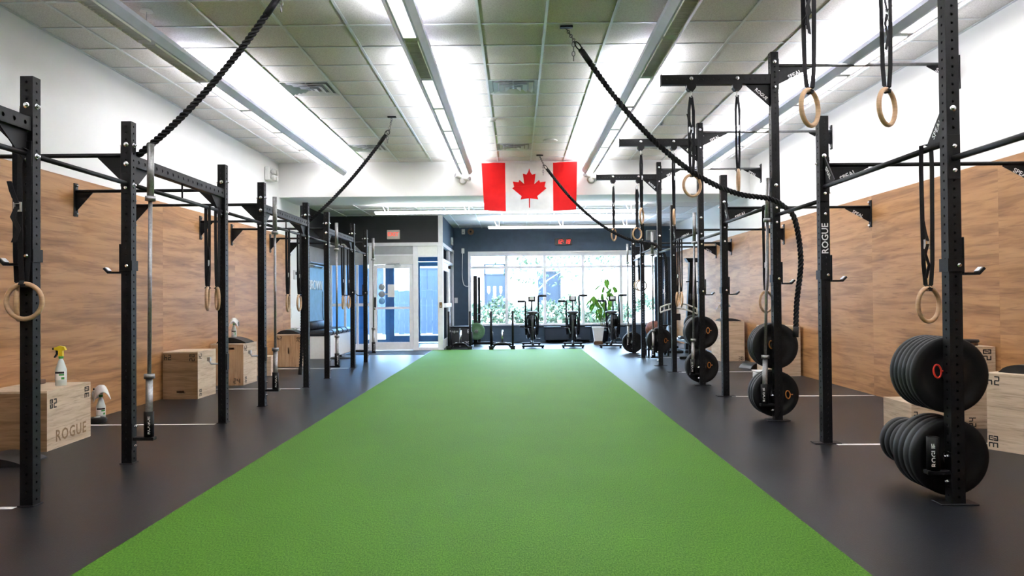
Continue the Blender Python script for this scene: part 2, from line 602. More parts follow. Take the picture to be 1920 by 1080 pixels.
def glass(key, tint, refl=1.0):
    m = bpy.data.materials.new(key)
    m.use_nodes = True
    nt = m.node_tree
    nt.nodes.clear()
    out = nt.nodes.new('ShaderNodeOutputMaterial')
    tr = nt.nodes.new('ShaderNodeBsdfTransparent'); tr.inputs[0].default_value = tuple(tint) + (1,)
    gl = nt.nodes.new('ShaderNodeBsdfGlossy'); gl.inputs['Roughness'].default_value = .03
    fr = nt.nodes.new('ShaderNodeFresnel'); fr.inputs['IOR'].default_value = 1.35
    nt.links.new(fr.outputs[0], [mx for mx in [nt.nodes.new('ShaderNodeMixShader')]][0].inputs[0])
    mx = [n for n in nt.nodes if n.type == 'MIX_SHADER'][0]
    nt.links.new(tr.outputs[0], mx.inputs[1]); nt.links.new(gl.outputs[0], mx.inputs[2])
    nt.links.new(mx.outputs[0], out.inputs['Surface'])
    M[key] = m


def cloth(key, c):
    m = bpy.data.materials.new(key)
    m.use_nodes = True
    nt = m.node_tree
    nt.nodes.clear()
    out = nt.nodes.new('ShaderNodeOutputMaterial')
    tc = nt.nodes.new('ShaderNodeTexCoord')
    nz = nt.nodes.new('ShaderNodeTexNoise'); nz.inputs['Scale'].default_value = 9
    nt.links.new(tc.outputs['Object'], nz.inputs['Vector'])
    cr = nt.nodes.new('ShaderNodeValToRGB')
    cr.color_ramp.elements[0].color = tuple(x * .9 for x in c) + (1,); cr.color_ramp.elements[1].color = tuple(min(1, x * 1.08) for x in c) + (1,)
    nt.links.new(nz.outputs['Fac'], cr.inputs['Fac'])
    d = nt.nodes.new('ShaderNodeBsdfDiffuse'); t = nt.nodes.new('ShaderNodeBsdfTranslucent')
    nt.links.new(cr.outputs[0], d.inputs[0]); nt.links.new(cr.outputs[0], t.inputs[0])
    mx = nt.nodes.new('ShaderNodeMixShader'); mx.inputs[0].default_value = .42
    nt.links.new(d.outputs[0], mx.inputs[1]); nt.links.new(t.outputs[0], mx.inputs[2]); nt.links.new(mx.outputs[0], out.inputs['Surface'])
    M[key] = m


rubber_floor(); turf(); ceiling_tile()
glass('window_glass', (.96, .98, 1.0))
glass('door_glass', (.88, .94, 1.0))
glass('blue_glass', (.68, .84, .98))
cloth('flag_red', (.86, .028, .030))
cloth('flag_white', (.84, .82, .80))
cloth('leaf', (.17, .36, .06))

# ================================================================== THE SETTING
def sbox(name, x0, x1, y0, y1, z0, z1, m, parent=None):
    o = MB().box(x0, x1, y0, y1, z0, z1).build(name, M[m], parent)
    return struct(o) if parent is None else o


floor = sbox('floor', XL - .2, XR + .2, YB - .2, YF + .25, -.2, 0, 'floor_rubber')
for i, (x0, x1, y) in enumerate([(-4.37, PXL - .05, 4.51), (-4.37, PXL - .05, 7.51), (-4.37, PXL - .05, 10.47), (-4.37, PXL - .05, 13.5),
                                 (PXR + .06, 4.32, 3.2), (PXR + .06, 4.32, 6.26), (PXR + .06, 4.32, 9.31), (PXR + .06, 4.32, 12.34), (PXR + .06, 4.32, 15.35)]):
    MB().box(x0, x1, y - .025, y + .025, 0, .0015).build('painted_line', M['line_paint'], floor)

# side walls with sheets of wood-look cladding
wall_left = sbox('wall_left', XL - .2, XL, YB, YF, 0, ZC + .1, 'white_paint')
wall_right = sbox('wall_right', XR, XR + .2, YB, YF, 0, ZC + .1, 'white_paint')
wall_back = sbox('wall_back', XL, XR, YB - .2, YB, 0, ZC + .1, 'white_paint')


def cladding(wall, side, y0, y1, ztop):
    y = y0
    k = 0
    while y < y1 - .02:
        e = min(y + 2.44, y1)
        for a, b in ((0.0, ztop),):
            x0, x1 = (XL, XL + .018) if side < 0 else (XR - .018, XR)
            MB().box(x0, x1, y + .0004, e - .0004, a + .002, b).build('wood_sheet', M['wall_wood'], wall)
        y = e
        k += 1


cladding(wall_left, -1, YB + .29, 14.87, 2.44)
cladding(wall_right, 1, YB + .13, YF, 2.42)
# entrance end of the left wall: dark band on top, grey band, wall below coloured with daylight's blue
MB().box(XL, XL + .012, 15.62, YV, 2.36, ZR).build('dark_band', M['black_paint'], wall_left)
MB().box(XL, XL + .012, 15.62, YV, 1.90, 2.36).build('grey_band', M['grey_panel'], wall_left)
MB().box(XL, XL + .012, 15.62, YV, 0.0, 1.90).build('daylight_blue_band', M['wall_daylight_blue'], wall_left)
me = text_mesh('BROWN', .30, M['white_plastic'], .006)
setin('lettering', me, wall_left, (XL + .02, 16.75, 1.52), (0, 1, 0), (0, 0, 1))

# high ceiling: sheet above, tiles in a metal grid
ceiling = sbox('ceiling', XL, XR, YB, YH, ZC + .02, ZC + .14, 'white_paint')
XG = [-0.319 + .61 * k for k in range(-7, 9)]
XG = [x for x in XG if XL < x < XR]
YG = [7.061 + .61 * k for k in range(-2, 12)]
cols = list(zip([XL] + XG, XG + [XR]))
rows = list(zip(YG, YG[1:] + [YH]))
VENTS = {(-2.454, 9.196), (-.014, 9.196), (-2.454, 12.856), (-.014, 12.856), (2.73, 12.856)}
_tile = {}
for a, b in cols:
    for c, d in rows:
        if any(a < vx < b and c < vy < d for vx, vy in VENTS): continue
        w, h = round(b - a - .02, 3), round(d - c - .02, 3)
        if (w, h) not in _tile:
            _tile[(w, h)] = MB().bbox(-w / 2, w / 2, -h / 2, h / 2, -.008, .008, .004).mesh('ceiling_tile', M['ceiling_tile'])
        link('ceiling_tile', _tile[(w, h)], ceiling, ((a + b) / 2, (c + d) / 2, ZC + .012))
MB().box(XL, XR, YB, YG[0] - .01, ZC + .004, ZC + .02).build('tile_field', M['ceiling_tile'], ceiling)
for x in XG:
    MB().box(x - .012, x + .012, YB, YH, ZC - .006, ZC + .002).box(x - .003, x + .003, YB, YH, ZC + .002, ZC + .02).build('grid_runner', M['grid_bar'], ceiling)
for y in YG:
    b_ = MB()
    for a, b in cols: b_.box(a + .012, b - .012, y - .011, y + .011, ZC - .004, ZC + .003)
    b_.build('cross_tee', M['grid_bar'], ceiling)
MB().box(XL, XL + .025, YB, YH, ZC - .006, ZC + .0).build('wall_angle', M['grid_bar'], ceiling)
MB().box(XR - .025, XR, YB, YH, ZC - .006, ZC + .0).build('wall_angle', M['grid_bar'], ceiling)

# bulkhead beam and the lower ceiling behind it
sbox('trim_1', XL, XR, YH, 15.45, ZS, ZC + .14, 'white_paint')
ceiling_rear = sbox('ceiling_rear', XL, XR, 15.45, YF, ZR + .02, ZR + .14, 'white_paint')
RG = [15.45 + 1.22 * k for k in range(5)]
rrows = list(zip(RG, RG[1:] + [YF]))
for a, b in cols:
    for c, d in rrows:
        w, h = round(b - a - .02, 3), round(d - c - .02, 3)
        if (w, h) not in _tile:
            _tile[(w, h)] = MB().bbox(-w / 2, w / 2, -h / 2, h / 2, -.008, .008, .004).mesh('ceiling_tile', M['ceiling_tile'])
        link('ceiling_tile', _tile[(w, h)], ceiling_rear, ((a + b) / 2, (c + d) / 2, ZR + .012))
for x in XG:
    MB().box(x - .012, x + .012, 15.45, YF, ZR - .006, ZR + .02).build('grid_runner', M['grid_bar'], ceiling_rear)
for y in RG[1:]:
    MB().box(XL, XR, y - .011, y + .011, ZR - .004, ZR + .02).build('cross_tee', M['grid_bar'], ceiling_rear)

# window wall
WX0, WX1, WZ0, WZ1 = -1.32, 3.97, .46, 2.48
wall_front = sempty('wall_front', (WX0, YF, 0))
MB().box(XV - .08, WX0, YF, YF + .22, 0, ZC).build('wall_pier', M['navy_wall'], wall_front)
MB().box(WX1, XR + .2, YF, YF + .22, 0, ZC).build('wall_pier', M['navy_wall'], wall_front)
MB().box(WX0, WX1, YF, YF + .22, 0, WZ0).build('wall_apron', M['navy_wall'], wall_front)
MB().box(WX0, WX1, YF, YF + .22, WZ1, ZC).box(XL - .2, XV - .08, YF, YF + .22, 2.46, ZC).build('wall_head', M['navy_wall'], wall_front)
MB().box(WX0, WX1, YF - .05, YF + .02, WZ0 - .03, WZ0).build('sill_board', M['navy_wall'], wall_front)
MB().box(WX0, WX1, YF - .012, YF, .20, .215).build('apron_moulding', M['navy_wall'], wall_front)

window_1 = sempty('window_1', (WX0, YF, WZ0))
FY0, FY1 = YF + .02, YF + .10
MX = [WX0 + (WX1 - WX0) * k / 5 for k in range(6)]
MB().box(WX0, WX1, FY0, FY1, WZ1 - .10, WZ1).build('head_frame', M['alu_frame'], window_1)
MB().box(WX0, WX1, FY0, FY1, WZ0, WZ0 + .05).build('sill_frame', M['alu_frame'], window_1)
for k, x in enumerate(MX):
    w = .038 if 0 < k < 5 else .04
    x_ = min(max(x, WX0 + w), WX1 - w)
    MB().box(x_ - w, x_ + w, FY0 - .01, FY1 + .01, WZ0 + .05, WZ1 - .10).build('mullion', M['alu_frame'], window_1)
for a, b in zip(MX, MX[1:]):
    MB().box(a + .038, b - .038, FY0, FY1, 2.035, 2.10).build('transom_bar', M['alu_frame'], window_1)
    for z0, z1 in ((WZ0 + .05, 2.045), (2.095, WZ1 - .10)):
        MB().box(a + .025, b - .025, FY0 + .035, FY0 + .041, z0, z1).build('pane', M['window_glass'], window_1)
# lining of the opening
MB().box(WX0, WX0 + .015, YF - .012, FY0, WZ0, WZ1).build('reveal_lining', M['white_plastic'], window_1)
MB().box(WX0, WX1, YF - .012, FY0, WZ1 - .015, WZ1 + .03).build('reveal_lining', M['white_plastic'], window_1)

# ---------------------------------------------- entrance vestibule
vest = sempty('wall_vestibule', (XV, YV, 0))
MB().box(XL, XV, YV, YV + .12, 2.54, ZR).build('upper_wall', M['black_paint'], vest)
MB().box(XV - .12, XV, YV + .12, YF, 2.54, ZR).build('upper_wall', M['navy_wall'], vest)
MB().box(XV - .10, XV + .004, YV - .004, YV, 2.54, ZR).box(XV, XV + .004, YV, YV + .03, 2.54, ZR).build('corner_bead', M['alu_frame'], vest)
MB().box(XL, XV + .01, YV - .015, YV + .10, 2.46, 2.54).build('head_rail', M['alu_frame'], vest)
MB().box(XV - .10, XV + .01, YV + .10, YF, 2.46, 2.54).build('head_rail', M['alu_frame'], vest)
MB().bbox(XV - .12, XV + .005, YV - .01, YV + .10, 0, 2.46, .008).build('corner_post', M['alu_frame'], vest)
MB().box(-3.46, -2.42, YV + .01, YV + .07, 2.03, 2.24).build('transom_panel', M['off_white'], vest)
MB().box(-3.46, -2.42, YV + .015, YV + .065, 2.26, 2.46).build('transom_panel', M['grey_panel'], vest)
MB().box(-3.46, -2.42, YV, YV + .08, 2.235, 2.265).build('transom_rail', M['alu_frame'], vest)
MB().box(-2.30, XV - .12, YV + .015, YV + .065, 2.235, 2.46).build('transom_panel', M['white_plastic'], vest)
MB().box(-2.30, XV - .12, YV, YV + .08, 2.20, 2.235).build('transom_rail', M['alu_frame'], vest)
for x0, x1 in ((-3.46, -3.36), (-2.42, -2.30)):
    MB().bbox(x0, x1, YV - .005, YV + .09, 0, 2.46, .006).build('jamb', M['alu_frame'], vest)
MB().box(-2.30, XV - .12, YV, YV + .08, 0, .07).build('sill_rail', M['alu_frame'], vest)
MB().box(-2.30, XV - .12, YV + .035, YV + .041, .07, 2.20).build('pane', M['door_glass'], vest)
# glazed bay left of the door
for x0, x1 in ((XL + .01, XL + .07), (-4.05, -4.00), (-3.76, -3.71)):
    MB().bbox(x0, x1, YV - .005, YV + .08, 0, 2.02, .006).build('mullion', M['alu_frame'], vest)
MB().box(XL + .01, -3.46, YV + .01, YV + .07, 2.02, 2.46).build('transom_panel', M['grey_panel'], vest)
MB().box(XL + .07, -3.46, YV - .002, YV + .075, 1.05, 1.12).build('mid_rail', M['alu_frame'], vest)
MB().box(XL + .07, -3.46, YV - .002, YV + .075, 0, .16).build('sill_rail', M['alu_frame'], vest)
for x0, x1 in ((XL + .07, -4.05), (-4.00, -3.76), (-3.71, -3.46)):
    for z0, z1 in ((.16, 1.05), (1.12, 2.02)):
        MB().box(x0, x1, YV + .035, YV + .041, z0, z1).build('pane', M['blue_glass'], vest)


def glazed_leaf(name, x0, x1, y, z0, z1, fm, gm, mid=1.0, stile=.075, parent=None):
    d = sempty(name, ((x0 + x1) / 2, y, z0)) if parent is None else parent
    MB().bbox(x0, x0 + stile, y, y + .045, z0, z1, .004).build('stile', M[fm], d)
    MB().bbox(x1 - stile, x1, y, y + .045, z0, z1, .004).build('stile', M[fm], d)
    MB().box(x0 + stile, x1 - stile, y, y + .045, z1 - stile, z1).build('top_rail', M[fm], d)
    MB().box(x0 + stile, x1 - stile, y, y + .045, z0, z0 + .18).build('bottom_rail', M[fm], d)
    if mid: MB().box(x0 + stile, x1 - stile, y - .005, y + .05, mid, mid + .05).build('mid_rail', M[fm], d)
    spans = ((z0 + .18, mid), (mid + .05, z1 - stile)) if mid else ((z0 + .18, z1 - stile),)
    for a, b in spans: MB().box(x0 + stile, x1 - stile, y + .02, y + .026, a, b).build('pane', M[gm], d)
    return d


door_1 = glazed_leaf('door_1', -3.355, -2.425, YV + .02, .02, 2.025, 'alu_frame', 'door_glass', .98, .085)
MB().bbox(-3.00, -2.72, YV - .03, YV + .02, 2.035, 2.075, .006).build('door_closer', M['zinc'], door_1)
MB().tube([(-2.86, YV - .02, 2.035), (-2.84, YV - .07, 2.01), (-2.70, YV - .03, 2.00)], .008, 6).build('closer_arm', M['zinc'], door_1)
MB().bbox(-3.335, -3.295, YV - .005, YV + .02, 1.02, 1.26, .004).build('lock_plate', M['black_steel'], door_1)
MB().cyl((-3.33, YV - .02, .98), (-3.33, YV + .02, .98), .02, 10).build('handle', M['brown_plastic'], door_1)
for i, z in enumerate((1.50, 1.33, 1.17)):
    MB().lathe([(.001, 0), (.075, 0), (.075, .003), (.001, .003)], (-3.16, YV + .032, z), 'y', 20).build('round_sticker', M['grey_panel' if i < 2 else 'frame_daylight_blue'], door_1)
MB().box(-3.25, -3.02, YV + .0335, YV + .0355, 1.315, 1.35).build('sticker_bar', M['off_white'], door_1)
MB().box(-3.02, -2.86, YV + .0335, YV + .036, 1.26, 1.56).build('paper_notice', M['white_plastic'], door_1)

# side of the vestibule: glazed door in a white frame
sd = sempty('door_2', (XV, 19.5, 0))
for y0, y1 in ((YV + .10, YV + .22), (19.9, 20.0), (21.08, YF)):
    MB().box(XV - .09, XV, y0, y1, 0, 2.46).build('jamb', M['alu_frame'], sd)
MB().box(XV - .09, XV, YV + .22, YF, 2.10, 2.17).build('transom_rail', M['alu_frame'], sd)
MB().box(XV - .05, XV - .044, YV + .22, YF, 2.17, 2.46).build('pane', M['blue_glass'], sd)
for y0, y1 in ((YV + .22, YV + .36), (19.76, 19.9)):
    MB().box(XV - .07, XV - .02, y0, y1, .02, 2.10).build('stile', M['white_plastic'], sd)
MB().box(XV - .07, XV - .02, YV + .36, 19.76, 1.9, 2.10).box(XV - .07, XV - .02, YV + .36, 19.76, .02, .22).build('rail', M['white_plastic'], sd)
MB().bbox(XV - .02, XV + .05, YV + .30, 19.84, 1.0, 1.10, .01).build('push_bar', M['white_plastic'], sd)
MB().box(XV - .05, XV - .044, YV + .36, 19.76, .22, 1.9).build('pane', M['blue_glass'], sd)
MB().box(XV - .05, XV - .044, 20.0, 21.08, .0, 2.10).build('pane', M['blue_glass'], sd)
MB().bbox(XV - .02, XV + .05, 19.7, 19.85, 1.98, 2.06, .01).build('door_closer', M['black_steel'], sd)

# outer doors of the vestibule (street side), frames coloured with daylight's blue
door_3 = sempty('door_3', (-3.0, YF, 0))
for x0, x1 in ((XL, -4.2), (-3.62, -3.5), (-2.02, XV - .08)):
    MB().box(x0, x1, YF + .02, YF + .16, 0, 2.46).build('jamb', M['frame_daylight_blue'], door_3)
MB().box(-3.5, -2.02, YF + .02, YF + .16, 2.25, 2.46).build('head_frame', M['frame_daylight_blue'], door_3)
glazed_leaf('door_3_leaf', -3.5, -2.80, YF + .05, .02, 2.24, 'frame_daylight_blue', 'window_glass', 0, .12, door_3)
glazed_leaf('door_3_leaf', -2.78, -2.02, YF + .05, .02, 2.24, 'frame_daylight_blue', 'window_glass', 0, .12, door_3)
MB().box(-4.2, -3.62, YF + .06, YF + .066, .1, 2.46).build('pane', M['window_glass'], door_3)
MB().box(-4.2, -3.62, YF + .02, YF + .16, 0, .1).build('sill_rail', M['frame_daylight_blue'], door_3)
MB().tube([(-2.93, YF + .04, .62), (-2.93, YF - .03, .62), (-2.93, YF - .03, 1.0), (-2.93, YF + .04, 1.0)], .014, 8).build('pull_handle', M['white_plastic'], door_3)
MB().box(XL, XL + .012, YV + .12, YF, 0, 2.54).build('daylight_blue_band', M['wall_daylight_blue'], wall_left)

# ================================================================== CEILING LAMPS
def pendant(x, y_far, n_seg, lit, label):
    """long suspended channel: open to the top, a lens or a louver under each 1.22 m segment"""
    y0 = y_far - 1.22 * n_seg
    t = thing('pendant_light', label, 'ceiling light', (x, (y0 + y_far) / 2, 3.46), 'long suspended lamps under the high ceiling')
    prof = [(-.13, 3.555), (-.125, 3.52), (-.075, 3.47), (.075, 3.47), (.125, 3.52), (.13, 3.555)]
    inn = [(.122, 3.555), (.117, 3.524), (.072, 3.478), (-.072, 3.478), (-.117, 3.524), (-.122, 3.555)]
    ring = prof + inn
    b = MB()
    b.rings([[(x + px, y, pz) for px, pz in ring] for y in (y0, y_far)], False, False, False)
    b.build('housing', M['lamp_shell'], t)
    for y in (y0, y_far):
        MB().prism([(x + px, y - .004, pz) for px, pz in prof], (0, .008, 0)).build('end_cap', M['lamp_shell'], t)
    runs = []
    for k in range(n_seg):
        a, c = y_far - 1.22 * (k + 1), y_far - 1.22 * k
        on = lit(k)
        if on:
            MB().bbox(x - .055, x + .055, a + .05, c - .05, 3.462, 3.471, .003).build('lens', M['lens_lit'], t)
            if runs and abs(runs[-1][0] - c) < .01: runs[-1][0] = a
            else: runs.append([a, c])
        else:
            b = MB().box(x - .058, x - .054, a + .04, c - .04, 3.452, 3.471).box(x + .054, x + .058, a + .04, c - .04, 3.452, 3.471)
            fr = b.build('louver_frame', M['white_plastic'], t)
            nb = 24
            for i in range(nb):
                yy = a + .06 + (1.10) * (i + .5) / nb
                MB().box(x - .054, x + .054, yy - .003, yy + .003, 3.454, 3.471).build('louver_blade', M['lamp_louver'], fr)
    for k in range(0, n_seg + 1, 2):
        y = y_far - 1.22 * k - (.15 if k == 0 else 0)
        MB().cyl((x, y, 3.55), (x, y, ZC - .01), .0025, 6).build('cable', M['zinc'], t)
        MB().lathe([(.055, 0), (.05, .012), (.01, .015)], (x, y, ZC - .02), 'z', 16).build('canopy', M['white_plastic'], t)
    for a, c in runs:
        ld = bpy.data.lights.new('uplight', 'AREA')
        ld.shape = 'RECTANGLE'
        ld.size = .14
        ld.size_y = c - a
        ld.energy = LAMP_UP * (c - a)
        ld.spread = 2.9
        ld.color = (.97, .985, 1.0)
        lo = bpy.data.objects.new('uplight', ld)
        COL.objects.link(lo)
        lo.parent = t
        lo.location = Vector((x, (a + c) / 2, 3.553)) - WLOC[t.name]
        lo.rotation_euler = (PI, 0, 0)


pendant(-3.20, 13.95, 11, lambda k: k not in (5, 6), 'long suspended ceiling lamp nearest the left wall, two louvers dark')
pendant(-0.90, 13.95, 11, lambda k: k != 5, 'long suspended ceiling lamp left of centre with one dark louver')
pendant(1.35, 13.95, 11, lambda k: k not in (5, 6), 'long suspended ceiling lamp right of centre, crossed by a rope')
pendant(3.38, 13.95, 11, lambda k: True, 'long suspended ceiling lamp nearest the right wall')


def rear_lamp(x0, x1, y, z, label):
    t = thing('strip_light', label, 'ceiling light', ((x0 + x1) / 2, y, z), 'white strip lamps over the entrance end')
    MB().bbox(x0, x1, y - .04, y + .04, z, z + .05, .01).build('housing', M['white_plastic'], t)
    MB().bbox(x0 + .02, x1 - .02, y - .028, y + .028, z - .012, z, .005).build('tube_lens', M['tube_lit'], t)
    n = max(2, int((x1 - x0) / 1.6))
    for i in range(n + 1):
        xx = x0 + .25 + (x1 - x0 - .5) * i / n
        MB().cyl((xx - .03, y, z + .05), (xx - .10, y, ZR - .004), .004, 6).cyl((xx + .03, y, z + .05), (xx + .03, y, ZR - .004), .004, 6).build('hanger', M['white_plastic'], t)
    ld = bpy.data.lights.new('uplight', 'AREA')
    ld.shape = 'RECTANGLE'; ld.size = x1 - x0 - .1; ld.size_y = .06
    ld.energy = 58 * (x1 - x0); ld.color = (.92, .96, 1.0)
    lo = bpy.data.objects.new('uplight', ld)
    COL.objects.link(lo)
    lo.parent = t
    lo.location = Vector(((x0 + x1) / 2, y, z + .055)) - WLOC[t.name]
    lo.rotation_euler = (PI, 0, 0)


rear_lamp(-2.9, 2.6, 15.75, 2.97, 'white strip lamp hanging behind the flag, nearer of two')
rear_lamp(-.68, 2.95, 18.8, 2.93, 'white strip lamp hanging above the window, farther of two')

# ceiling diffusers, detectors
def vent(x, y, label):
    t = thing('ceiling_vent', label, 'vent', (x, y, ZC), 'square ceiling air vents')
    h = .295
    for i, (s0, z) in enumerate(((h, -.004), (h * .80, -.012), (h * .56, -.020), (h * .32, -.028))):
        w = .05 if i else .045
        o, n = s0, s0 - w
        MB().frame_plate([(x - o, y - o, ZC + z), (x + o, y - o, ZC + z), (x + o, y + o, ZC + z), (x - o, y + o, ZC + z)],
                         [(x - n, y - n, ZC + z + .018), (x + n, y - n, ZC + z + .018), (x + n, y + n, ZC + z + .018), (x - n, y + n, ZC + z + .018)], (0, 0, .003)).build('vane', M['vent_paint'], t)
    MB().box(x - h, x + h, y - h, y + h, ZC + .016, ZC + .02).build('backing', M['grey_panel'], t)
    for dx, dy in ((1, 1), (-1, 1)):
        MB().box(x - .008, x + .008, y - h * .8, y + h * .8, ZC - .004, ZC + .01).build('brace', M['zinc'], t) if dx > 0 else None


vent(-2.454, 9.196, 'square metal ceiling vent left of centre, nearer of two')
vent(-.014, 9.196, 'square metal ceiling vent in the middle tile column, nearer')
vent(-2.454, 12.856, 'square metal ceiling vent behind the hanging rope, left')
vent(-.014, 12.856, 'square metal ceiling vent just above the flag')
vent(2.73, 12.856, 'square metal ceiling vent above the right rig')

sm = thing('smoke_detector', 'round white smoke detector on the ceiling before the flag', 'smoke detector', (-.331, 10.79, ZC))
MB().lathe([(.07, 0), (.07, -.02), (.055, -.045), (.03, -.055)], (-.331, 10.79, ZC), 'z', 24).build('body', M['white_plastic'], sm)
MB().lathe([(.075, 0), (.075, -.008)], (-.331, 10.79, ZC), 'z', 24).build('base_ring', M['off_white'], sm)
sp = thing('ceiling_speaker', 'flat round white ceiling speaker right of the flag', 'speaker', (.574, 12.32, ZC))
MB().lathe([(.115, 0), (.115, -.006), (.10, -.010)], (.574, 12.32, ZC - .002), 'z', 28).build('rim', M['white_plastic'], sp)
MB().lathe([(.095, 0), (.095, -.004)], (.574, 12.32, ZC - .010), 'z', 28).build('grille', M['off_white'], sp)
for x, y, lb in ((2.15, 11.2, 'small dark sprinkler plate in the ceiling above the third beam'), (3.2, 12.2, 'small dark sprinkler plate in the ceiling near the right lamp')):
    t = thing('sprinkler_plate', lb, 'sprinkler', (x, y, ZC), 'ceiling sprinklers')
    MB().lathe([(.045, 0), (.045, -.005), (.03, -.008)], (x, y, ZC - .004), 'z', 16).build('plate', M['zinc'], t)
    MB().lathe([(.012, 0), (.012, -.02), (.02, -.022)], (x, y, ZC - .012), 'z', 10).build('head', M['zinc'], t)

# ================================================================== TURF
tf = MB().bbox(-1.965, 1.52, YB + .01, 18.02, 0, .012, .004).build('turf_strip', M['turf_pile'])
tag(tf, 'long strip of bright green artificial turf down the middle of the floor', 'turf')

# ================================================================== RIGS
HS = .038     # half width of an upright


def upright_mesh(h):
    b = MB()
    s, sp = HS, .0508
    for o, v, n in (((-s, -s, 0), (1, 0, 0), (0, -1, 0)), ((s, -s, 0), (0, 1, 0), (1, 0, 0)), ((s, s, 0), (-1, 0, 0), (0, 1, 0)), ((-s, s, 0), (0, -1, 0), (-1, 0, 0))):
        b.perf(o, (0, 0, 1), v, n, h, 2 * s, sp, .0085)
    b.frame_plate([(-s, -s, h), (s, -s, h), (s, s, h), (-s, s, h)], [(-s + .005, -s + .005, h), (s - .005, -s + .005, h), (s - .005, s - .005, h), (-s + .005, s - .005, h)], (0, 0, -.01))
    return b.mesh('upright', M['black_steel'])


UP_L, UP_S, UP_T = upright_mesh(2.56), upright_mesh(2.69), upright_mesh(3.595)
BOLT = MB().lathe([(.0185, 0), (.0185, -.003), (.011, -.0032)], (0, 0, 0), 'y', 14, caps=False).lathe([(.0115, -.003), (.0115, -.012), (.009, -.014)], (0, 0, 0), 'y', 6, smooth=False).lathe([(.006, -.013), (.006, -.022)], (0, 0, 0), 'y', 8).mesh('bolt', M['chrome'])
NUT = MB().lathe([(.0125, 0), (.0125, -.012), (.009, -.014)], (0, 0, 0), 'y', 6, smooth=False).lathe([(.007, -.012), (.007, -.024)], (0, 0, 0), 'y', 8).mesh('bolt', M['chrome'])
BASE = MB().bbox(-.11, .11, -.055, .055, 0, .008, .003).mesh('base_plate', M['black_steel'])
BASE_S = MB().bbox(-.05, .05, -.05, .05, 0, .006, .003).mesh('base_plate', M['black_steel'])


def bolt(up, x, y, z, face='front', me=None):
    rz = {'front': 0, 'right': PI / 2, 'left': -PI / 2, 'back': PI}[face]
    off = {'front': (0, -HS, 0), 'right': (HS, 0, 0), 'left': (-HS, 0, 0), 'back': (0, HS, 0)}[face]
    return link('bolt', me or BOLT, up, (x + off[0], y + off[1], z), (0, 0, rz))


def gusset(parent, p, q, r, t, name='gusset', txt=None):
    """triangular plate p-q-r (corner p), thickness vector t"""
    g = MB().prism([p, q, r], t).build(name, M['black_steel'], parent)
    return g


def slotted_gusset(parent, x0, x1, y, z, h, txt=True, flip=False):
    """trapezoid bracket under a cross bar: x0 at the support, x1 at the thin end; oval slot and stencilled word"""
    d = 1 if x1 > x0 else -1
    w = abs(x1 - x0)
    o = [(x0, z), (x1, z), (x1, z - h * .18), (x0, z - h)]
    th = .008
    g = MB().prism([(a, y - th / 2, c) for a, c in o], (0, th, 0)).build('gusset', M['black_steel'], parent)
    if txt:
        me = text_mesh('SPEAL', .055, M['white_text'], .0005, .0008)
        cx, cz = x0 + d * w * .50, z - h * .50
        ang = math.atan2(h * .82, w)
        right = (math.cos(ang), 0, math.sin(ang)) if d > 0 else (math.cos(ang), 0, -math.sin(ang))
        up = (-math.sin(ang), 0, math.cos(ang)) if d > 0 else (math.sin(ang), 0, math.cos(ang))
        setin('lettering', me, g, (cx, y - th / 2 - .001, cz), right, up)
    return g


def wall_bracket(parent, side, y, z):
    xw = XL + .018 if side < 0 else XR - .018
    if z > 2.5: xw = XL if side < 0 else XR
    s = 1 if side < 0 else -1
    br = MB().bbox(min(xw, xw + s * .010), max(xw, xw + s * .010), y - .035, y + .035, z - .25, z + .08, .002).build('wall_plate', M['black_steel'], parent)
    for dz in (.055, -.225):
        link('bolt', NUT, br, (xw + s * .010, y, z + dz), (0, 0, PI / 2 if side < 0 else -PI / 2))
    return xw + s * .010





# ---------------------------------------------------------------- left rig
rig_l = thing('pull_up_rig', 'long black steel rig of equal-height uprights along the left wall', 'gym rig', (PXL, 9.0, 0), 'bolted training rigs along both walls')
for i, y in enumerate(LY):
    u = link('upright', UP_L, rig_l, (PXL, y, 0))
    link('base_plate', BASE_S, u, (PXL, y, 0))
    if i:
        for z in (2.385, 2.085): bolt(u, PXL, y, z, 'right')
        bolt(u, PXL, y, 2.385, 'front'); bolt(u, PXL, y, 2.24, 'front'); bolt(u, PXL, y, 2.06, 'front', NUT)
        bolt(u, PXL, y, 2.385, 'left', NUT)
    # cross bar to the wall
    zb = 2.31
    xw = wall_bracket(rig_l, -1, y, zb)
    MB().tube([(xw, y, zb), (PXL - HS, y, zb)], .0165, 12).build('pull_up_bar', M['black_steel'], rig_l)
    gusset(rig_l, (xw, y - .004, zb - .012), (xw + .17, y - .004, zb - .012), (xw, y - .004, zb - .20), (0, .008, 0))
    gusset(rig_l, (PXL - HS, y - .004, zb - .012), (PXL - HS - .20, y - .004, zb - .012), (PXL - HS, y - .004, zb - .21), (0, .008, 0))
    MB().bbox(PXL - HS - .006, PXL - HS, y - .036, y + .036, zb - .24, zb + .06, .002).build('flange', M['black_steel'], rig_l)
